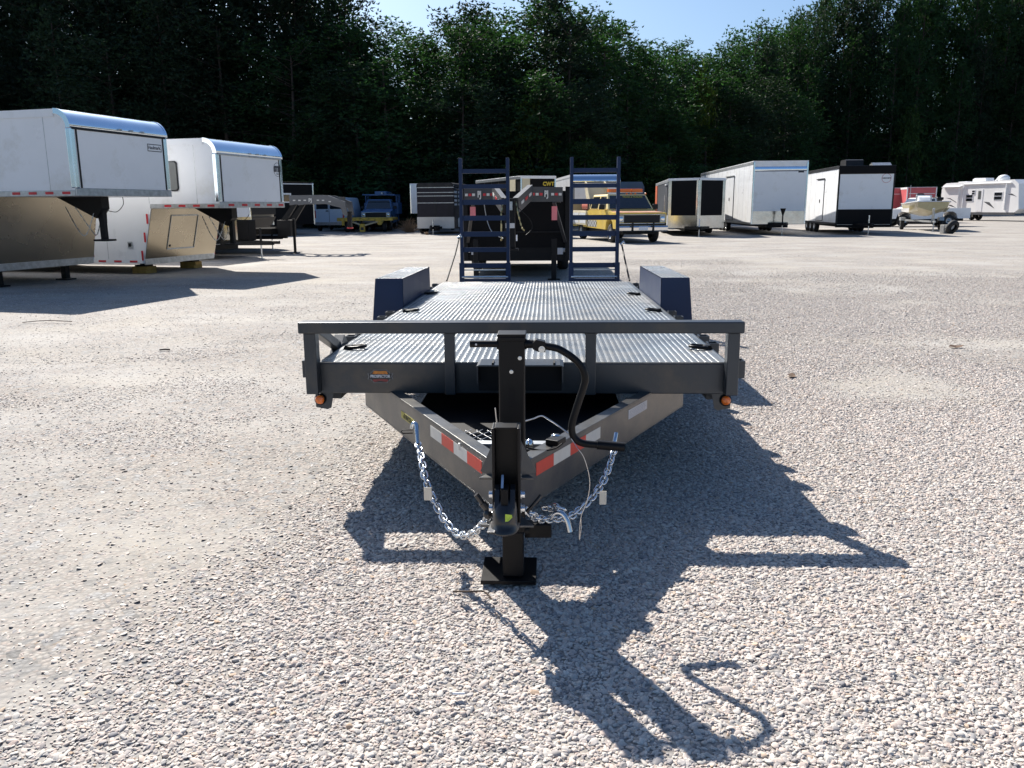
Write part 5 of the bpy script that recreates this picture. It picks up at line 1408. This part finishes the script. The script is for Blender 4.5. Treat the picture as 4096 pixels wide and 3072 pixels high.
MB().bx(2.90, 3.06, -.085, .085, .74, 1.55).build('coupler_column', M_black, GD, .01)
MB().bx(2.88, 3.10, -.14, .14, .70, .735).build('coupler_foot', M_blacksteel, GD)
MB().bx(3.061, 3.068, -.07, .08, 1.07, 1.15).build('white_label', M_label, GD); MB().bx(3.061, 3.068, -.045, .045, 1.36, 1.50).build('vin_label', M_galv, GD)
MB().bx(3.06, 3.075, .10, .125, .86, .96).build('latch_plate', M_gel, GD)
for sy, zb_ in ((-1, .92), (1, 1.08)):
    p = smooth_path([(3.02, sy * .10, 1.50), (3.07, sy * .14, 1.3), (3.08, sy * (.14 if sy < 0 else .20), zb_), (3.05, sy * (.15 if sy < 0 else .24), zb_ - .05)], 5); q = MB()
    for i in range(len(p) - 1): q.beam(p[i], p[i + 1], .026 if i % 2 else .009, .009 if i % 2 else .026)
    o = q.build('hitch_chain', mat('gold_chain', (.42, .36, .20), .35, .9), GD); o['kind'] = 'stuff'
MB().tube(smooth_path([(3.0, .14, 1.40), (2.98, .34, 1.20), (2.97, .36, 1.05), (2.98, .26, .95)], 5), .006, 5).build('cable', M_blacksteel, GD)
MB().tube(smooth_path([(1.4, -.55, 1.5), (1.4, -.50, 1.2), (1.6, -.40, .98), (2.4, -.2, .90), (2.9, -.12, .90)], 5), .008, 5).build('hose', mat('grey_hose', (.35, .38, .4), .5), GD)
for y in (-.78, .75):
    MB().bx(.50, .60, y - .05, y + .05, .02, .80).build('landing_leg', M_blacksteel, GD, .006); MB().bx(.42, .68, y - .12, y + .12, .0, .02).build('landing_foot', M_blacksteel, GD)
for y in (-.86, .88): MB().bx(.065, .075, y - .055, y + .055, .47, .60).build('pale_plate', M_label, GD)

# enclosed trailers in the middle distance
CW = box_trailer('enclosed_trailer', 'black and cream trailer with pale roof and yellow lettering above the dump gooseneck', (-.42, 40.2), R(-69), 1.75, 7.4, .7, 2.78, M_blackp, M_blackp, M_gel, wheels=(-3.5, -4.3), tongue_on=False)
MB().bx(.002, .014, -.80, -.42, .8, 2.70).build('cream_stripe', M_cream, CW); MB().bx(-1.5, -.7, -.90, -.876, .8, 2.66).build('cream_stripe', M_cream, CW)
MB().bx(.0, .03, -.88, .88, 2.68, 2.80).build('roof_edge', M_gel, CW)
face_text(CW, 'CWT', .24, mat('gold_letter', (.60, .45, .04), .45), .016, .50, 2.44, 1.0, .012)
GW = gooseneck_trailer('gooseneck_trailer', 'white gooseneck box trailer with blue-reflecting cap seen through the right ladder ramp', (2.35, 42.0), R(-84), 2.4, 2.2, 1.62, 2.55, .5, .2, None, None, False, (-6.0, -6.9), capr=.36, panel=False)
cv = thing('covered_trailer', 'dark teal covered trailer behind the yellow truck', 'trailer', (4.6, 50.5, 0), R(-88))
MB().prism([(-1.0, .6), (-1.05, 2.5), (-.9, 2.78), (.9, 2.78), (1.05, 2.5), (1.0, .6)], 'x', -5, 0).build('cover', M_tarp, cv, .04); 
for sy in (-1, 1):
    for x in (-2.2, -3.0): wheel(cv, x, sy * .9, .34, .2, side=sy)
wt = thing('white_trailer', 'small white roof showing between the lettered trailer and the white gooseneck', 'trailer', (.65, 55, 0), R(-90))
MB().prism([(-1.1, .6), (-1.1, 2.6), (-.95, 2.95), (.95, 2.95), (1.1, 2.6), (1.1, .6)], 'x', -5, 0).build('body_shell', M_gel, wt, .04)
for sy in (-1, 1): wheel(wt, -2.4, sy * .95, .34, .2, side=sy)

# yellow tow and service truck
M_roofy = mat('pale_yellow_roof', (.74, .60, .28), .45, 0, .08, 2)
YT = pickup('service_truck', 'old yellow crew-cab service truck with orange light bar and chrome bumper', (3.62, 33.0), R(-76), M_yelT, w=2.0, L=6.3, hood=1.20, roof=1.87, cab=(1.25, 3.75), crew=True, hoodm=M_hood, roofm=M_roofy, z_b=.55)
lb = MB().bx(-2.15, -1.93, -.72, .72, 1.93, 1.95).build('light_bar', M_galv, YT)
for k in range(3): MB().bx(-2.16, -1.92, -.72 + k * .485, -.72 + k * .485 + .47, 1.951, 2.085).build('amber_lens', M_amber, lb, .02)
for y in (-.35, 0.0, .18, .36, .80): MB().ball((-1.80, y, 1.895), (.05, .045, .035), 8).build('cab_lamp', M_amber, YT)
def wsp(f, s_): return (-1.25 - .55 * f + .014, s_, 1.26 + (1.87 - 1.26) * f + .014)
text('windscreen_lettering', 'TRUCK & TRAILERS', .105, mat('yellow_letter', (.55, .5, .08), .5), YT, wsp(.80, .20), (0, 1, 0), (-.55, 0, .61), .92, .002, .002)
MB().prism([(wsp(.04, 0)[0], wsp(.04, 0)[2]), (wsp(.08, 0)[0], wsp(.08, 0)[2]), (wsp(.08, 0)[0] + .02, wsp(.08, 0)[2])], 'y', -.7, .7).build('wiper', M_trim, YT)
for y in (-.42, .42): MB().bx(.15, .20, y - .03, y + .03, .42, .82).build('bumper_guard', M_trim, YT, .01)
MB().bx(.151, .158, -.16, .20, .50, .63).build('number_plate', M_gel, YT)
MB().bx(.0, .019, -.99, .99, .68, .76).build('lower_valance', M_trim, YT)
MB().bx(.0, .030, -.98, .98, 1.07, 1.155).build('nose_band', M_yelT, YT, .008)
# rear service body, cream side boxes, tank and boom
for sy in (-1, 1):
    MB().bx(-6.2, -3.95, *sorted((sy * .70, sy * 1.06)), .62, 1.22).build('side_box', M_cream, YT, .02)
    MB().bx(-3.90, -2.6, *sorted((sy * 1.001, sy * 1.008)), .58, .84).build('checker_band', M_check, YT)
MB().cyl((-4.9, -.75, 1.42), (-4.0, -.75, 1.42), .22, m=0).build('red_tank', mat('red_tank', (.50, .14, .10), .5, 0, .15, 3), YT)
MB().prism([(-4.0, 1.25), (-3.85, 1.25), (-3.80, 1.75), (-4.25, 2.35), (-4.5, 2.45), (-4.6, 2.3)], 'y', -.95, -.90).build('rack_side', M_cream, YT); MB().prism([(-4.0, 1.25), (-3.85, 1.25), (-3.80, 1.75), (-4.25, 2.35), (-4.5, 2.45), (-4.6, 2.3)], 'y', -.10, -.05).build('rack_side', M_cream, YT)
MB().hexa([(-3.86, -.89, 1.3), (-3.82, -.89, 1.3), (-3.82, -.11, 1.3), (-3.86, -.11, 1.3), (-4.40, -.89, 2.36), (-4.36, -.89, 2.36), (-4.36, -.11, 2.36), (-4.40, -.11, 2.36)]).build('rack_panel', M_cream, YT)
MB().cyl((-6.3, 0, 1.2), (-4.4, 0, 2.1), .07).build('boom', M_hood, YT)
MB().bx(-3.95, -3.88, -.99, .99, 1.2, 1.6).build('headache_rail', M_trim, YT)
for k in range(2): MB().bx(-5.95 + k * 1.05, -5.05 + k * 1.05, -1.066, -1.061, .70, 1.14).build('box_door', M_gel, YT)

# cream fishing boat on its trailer
BT = thing('fishing_boat', 'cream and white flat-bowed fishing boat parked on a trailer at the right', 'boat', (19.95, 45.3, 0), R(-106))
def hull():
    st = [(0, .72, 1.50, .70, 1.02), (-.5, .86, 1.49, .62, .86), (-1.3, .96, 1.46, .66, .78), (-3.0, 1.0, 1.42, .80, .74), (-5.0, .98, 1.40, .84, .74)]
    q = MB(); vs = []
    for x, hb, zg, hc, zk in st:
        vs += [(x, -hb, zg), (x - .05, -hc, zk + .22), (x - .08, -.0, zk), (x - .05, hc, zk + .22), (x, hb, zg)]
    fs = [(i * 5 + k, i * 5 + k + 1, i * 5 + k + 6, i * 5 + k + 5) for i in range(4) for k in range(4)]
    fs += [(0, 4, 3, 2, 1), (20, 21, 22, 23, 24)]
    q.add(vs, fs); return q
hl = hull().build('hull', mat('cream_gelcoat', (.58, .50, .28), .3, 0, .08, 1, coat=.3), BT)
q = MB(); vs = []
for x, hb, zg in ((.03, .76, 1.51), (-.5, .90, 1.50), (-1.3, 1.0, 1.47), (-3.0, 1.04, 1.43), (-5.0, 1.02, 1.41)): vs += [(x, -hb, zg), (x, hb, zg), (x, -hb, zg + .04), (x, hb, zg + .04)]
q.add(vs, [(i * 4 + 2, i * 4 + 3, i * 4 + 7, i * 4 + 6) for i in range(4)] + [(i * 4, i * 4 + 2, i * 4 + 6, i * 4 + 4) for i in range(4)] + [(i * 4 + 1, i * 4 + 5, i * 4 + 7, i * 4 + 3) for i in range(4)] + [(i * 4, i * 4 + 4, i * 4 + 5, i * 4 + 1) for i in range(4)] + [(0, 1, 3, 2)]); q.build('deck', M_gel, BT)
for sy in (-1, 1):
    q = MB(); q.add([(-1.2, sy * .985, 1.22), (-5.0, sy * 1.0, 1.14), (-5.0, sy * .93, .98), (-2.0, sy * .90, .96)], [(0, 1, 2, 3)]); q.build('white_flash', M_gel, BT)
MB().prism([(-2.4, 1.46), (-2.4, 1.75), (-2.75, 1.84), (-3.0, 1.75), (-3.0, 1.46)], 'y', -.40, .15).build('console', M_gel, BT, .03)
MB().bx(-3.9, -3.6, -.4, .4, 1.45, 1.9).build('seat', M_galv, BT, .04)
MB().tube([(-4.7, -.6, 1.45), (-4.7, -.6, 2.45)], .018, 6).build('light_pole', M_galv, BT)
MB().bx(-5.6, -5.1, -.2, .2, 1.2, 2.0).build('outboard_motor', M_trim, BT, .06)
MB().tube(smooth_path([(.1, .35, 1.58), (-.3, .2, 1.72), (-.8, .1, 1.70)], 4), .04, 6).build('trolling_motor', M_trim, BT)
MB().bx(-.02, .10, .15, .45, 1.60, 1.74).build('motor_head', M_trim, BT, .03)
BTT = thing('boat_trailer', 'galvanised trailer carrying the cream fishing boat, with a jack post at its front', 'trailer', (19.7, 44.5, 0), R(-106))
for sy in (-1, 1):
    MB().beam((-.3, sy * .06, .52), (-5.8, sy * .75, .50), .06, .10).build('frame_beam', M_galv, BTT); wheel(BTT, -4.6, sy * .98, .32, .2, side=sy); MB().prism([(-5.0, .5), (-4.95, .68), (-4.25, .68), (-4.2, .5)], 'y', sy * .98 - .12, sy * .98 + .12).build('fender', M_galv, BTT)
MB().bx(-4.66, -4.56, -.9, .9, .30, .38).build('axle', M_blacksteel, BTT)
MB().tube([(0, 0, .02), (0, 0, 1.0)], .03, 8).build('jack_post', M_galv, BTT); MB().bx(-.1, .1, -.1, .1, 0, .02).build('jack_foot', M_galv, BTT)
MB().prism([(-.55, .5), (-.40, .5), (-.25, 1.15), (-.38, 1.2)], 'y', -.05, .05).build('winch_post', M_galv, BTT); MB().bx(-.3, .5, -.03, .03, .48, .56).build('drawbar', M_galv, BTT)
SP = MB().lathe([(.16, -.10), (.28, -.11), (.325, -.08), (.34, 0), (.325, .08), (.28, .11), (.16, .10)], (0, 0, 0), (0, 0, 1), 28)
SP = SP.build('tyre', M_rubber, None)
spt = thing('spare_wheel', 'single spare wheel leaning beside the boat trailer on open gravel', 'wheel', (19.34, 41.65, .318), 0, tilt=(R(-68), R(0), R(24)))
SP.parent = spt
MB().lathe([(.165, .06), (.15, .02), (.06, .03), (.04, .06), (.001, .06)], (0, 0, 0), (0, 0, 1), 20).build('rim', M_gel, spt)
pst = thing('wheel_prop', 'pale block the spare wheel leans against', 'block', (19.15, 41.95, 0), .4)
MB().bx(-.22, .22, -.12, .12, 0, .42).build('block', M_concrete, pst, .02)
# red trailers
for k, (x, y, w_, lab) in enumerate(((26.9, 69.0, 2.1, 'faded red box trailer beyond the boat, the left one of two'), (28.35, 66.5, 2.1, 'red box trailer beyond the boat, next to the camper'))):
    rt = box_trailer('box_trailer', lab, (x, y), R(-100), w_, 5, .6, 2.62, M_redp, M_redp, M_gel, wheels=(-2.5,), tongue_on=False, rail=M_gel)
    MB().bx(.002, .012, -.9, .9, 2.15, 2.19).build('white_line', M_gel, rt)
# white pickup behind the boat
WP = pickup('pickup_truck', 'white pickup truck parked behind the boat, its bed towards the camper', (21.4, 55.6), R(180), M_gel, w=1.9, L=5.0, hood=1.12, roof=1.78, cab=(1.3, 3.0))

# travel trailer at the right edge
RV = thing('travel_trailer', 'white travel trailer with slide-out awning, roof dome and twin chrome wheels at the right edge', 'camper', (37.7, 68.43, 0), R(-74.3))
M_rvw = mat('rv_white', (.86, .86, .85), .35, 0, .04, .8, coat=.2)
MB().prism([(0, .95), (-.25, 2.9), (-.7, 3.22), (-8.0, 3.12), (-8.35, 2.95), (-8.5, 2.6), (-8.5, .62), (-.5, .62)], 'y', -1.25, 1.25).build('body_shell', M_rvw, RV, .04)
MB().bx(-8.45, -.3, -1.255, -1.245, .50, .70).build('skirt', M_graymet, RV)
y = -1.25
MB().bx(-8.0, -6.3, y - .16, y, .85, 2.75).build('slide_out', M_rvw, RV, .02); MB().prism([(y - .34, 2.80), (y - .0, 2.92), (y - .0, 2.86), (y - .33, 2.75)], 'x', -8.15, -6.1).build('slide_awning', M_gel, RV)
MB().bx(-5.9, -.9, y - .10, y, 2.93, 3.03).build('awning_roll', M_rvw, RV, .03)
for x in (-5.9, -1.4): MB().bx(x, x + .07, y - .09, y - .001, .9, 2.93).build('awning_arm', M_gel, RV)
d = MB().bx(-4.4, -3.75, y - .02, y, .75, 2.55).build('door', M_gel, RV); MB().bx(-4.25, -3.95, y - .03, y - .021, 1.75, 2.4).build('door_window', M_winw, d)
for x0, x1, z0_, z1_ in ((-5.6, -4.8, 1.55, 2.15), (-2.6, -1.7, 1.65, 2.3), (-5.0, -4.6, 2.1, 2.5)):
    wf = MB().bx(x0, x1, y - .02, y, z0_, z1_).build('side_window', M_gel, RV); m_ = (z0_ + z1_) / 2
    MB().bx(x0 + .06, x1 - .06, y - .03, y - .021, z0_ + .05, m_ - .03).build('pane', M_glass, wf); MB().bx(x0 + .06, x1 - .06, y - .03, y - .021, m_ + .03, z1_ - .05).build('pane', M_glass, wf)
def swoosh(pts): MB().prism(pts, 'y', y - .165 if pts[0][0] < -6.2 else y - .012, y - .160 if pts[0][0] < -6.2 else y - .001).build('swoosh', M_graymet, RV)
swoosh([(-7.8, 1.9), (-7.2, 1.86), (-6.5, 1.55), (-6.4, 1.45), (-7.2, 1.78)]); swoosh([(-7.6, 1.35), (-7.0, 1.3), (-6.4, 1.05), (-7.1, 1.2)])
swoosh([(-3.6, 1.55), (-3.0, 1.5), (-2.4, 1.0), (-3.2, 1.35)]); swoosh([(-1.2, 2.1), (-.6, 2.0), (-.3, 1.9), (-.8, 2.15)])
for x in (-6.6, -7.35): 
    for sy in (-1, 1): wheel(RV, x, sy * 1.1, .36, .22, rimm=M_chrome, side=sy)
MB().prism([(-6.0, 3.15), (-6.0, 3.38), (-5.8, 3.48), (-4.6, 3.46), (-4.5, 3.14)], 'y', -.4, .4).build('air_conditioner', M_gel, RV, .05)
MB().ball((-2.9, -.2, 3.35), (.45, .45, .32)).build('satellite_dome', M_gel, RV); MB().beam((-4.0, 0, 3.2), (-3.6, 0, 3.55), .06, .06).build('antenna', M_gel, RV); MB().bx(-7.6, -6.6, -.4, .4, 3.12, 3.24).build('roof_vent', M_gel, RV)
# litter on the gravel
def litter(name, x, y, pts, r, m, label, cat):
    q = MB().tube(smooth_path([(a, b_, .014 + c) for a, b_, c in pts], 4), r, 4); t = q.build(name, m, None); t.location = (x, y, 0); return tag(t, label, cat)
M_twig = mat('twig', (.10, .07, .05), .9)
litter('twig', -6.4, 10.4, [(-.3, 0, 0), (0, .03, .02), (.35, .0, .01)], .006, M_twig, 'thin dark twig on the gravel at the far left', 'twig')
litter('twig', -3.9, 8.3, [(-.05, 0, 0), (.0, .01, .004), (.05, .02, .0)], .010, M_twig, 'short dark bark scrap left of the trailer', 'twig')
litter('twig', 4.25, 6.3, [(-.2, 0, 0), (-.05, .03, .02), (.15, .0, .0), (.2, -.04, 0)], .005, M_twig, 'curled thin twig on the gravel right of the trailer', 'twig')
def leaf(x, y, s, rz, label):
    q = MB(); q.add([(-s, 0, .02), (-.3 * s, -.5 * s, .012), (.5 * s, -.4 * s, .018), (s, 0, .03), (.4 * s, .45 * s, .02), (-.4 * s, .5 * s, .03), (0, 0, .01)], [(0, 1, 6), (1, 2, 6), (2, 3, 6), (3, 4, 6), (4, 5, 6), (5, 0, 6)])
    t = q.build('fallen_leaf', mat('dead_leaf', (.12, .07, .04), .8, 0, .2, 30), None); t.location = (x, y, 0); t.rotation_euler = (0, 0, rz); tag(t, label, 'leaf')
leaf(4.1, 8.5, .085, .2, 'dark fallen leaf on the gravel at the right'); leaf(2.05, 7.0, .07, 1.2, 'brown fallen leaf just right of the trailer edge')
litter('stick', -.28, 2.88, [(-.07, .02, 0), (0, 0, .01), (.05, -.02, .02), (.08, -.06, .01)], .0035, M_twig, 'short dry pine twig on the pebbles just left of the jack foot', 'twig')
q = MB().tube([(0, 0, .022), (.035, .002, .022)], .004, 8).build('cigarette_end', M_gel, None); q.location = (-.275, 2.215, 0); tag(q, 'small white cigarette end on the pebbles in the lower foreground', 'litter')
# nothing further
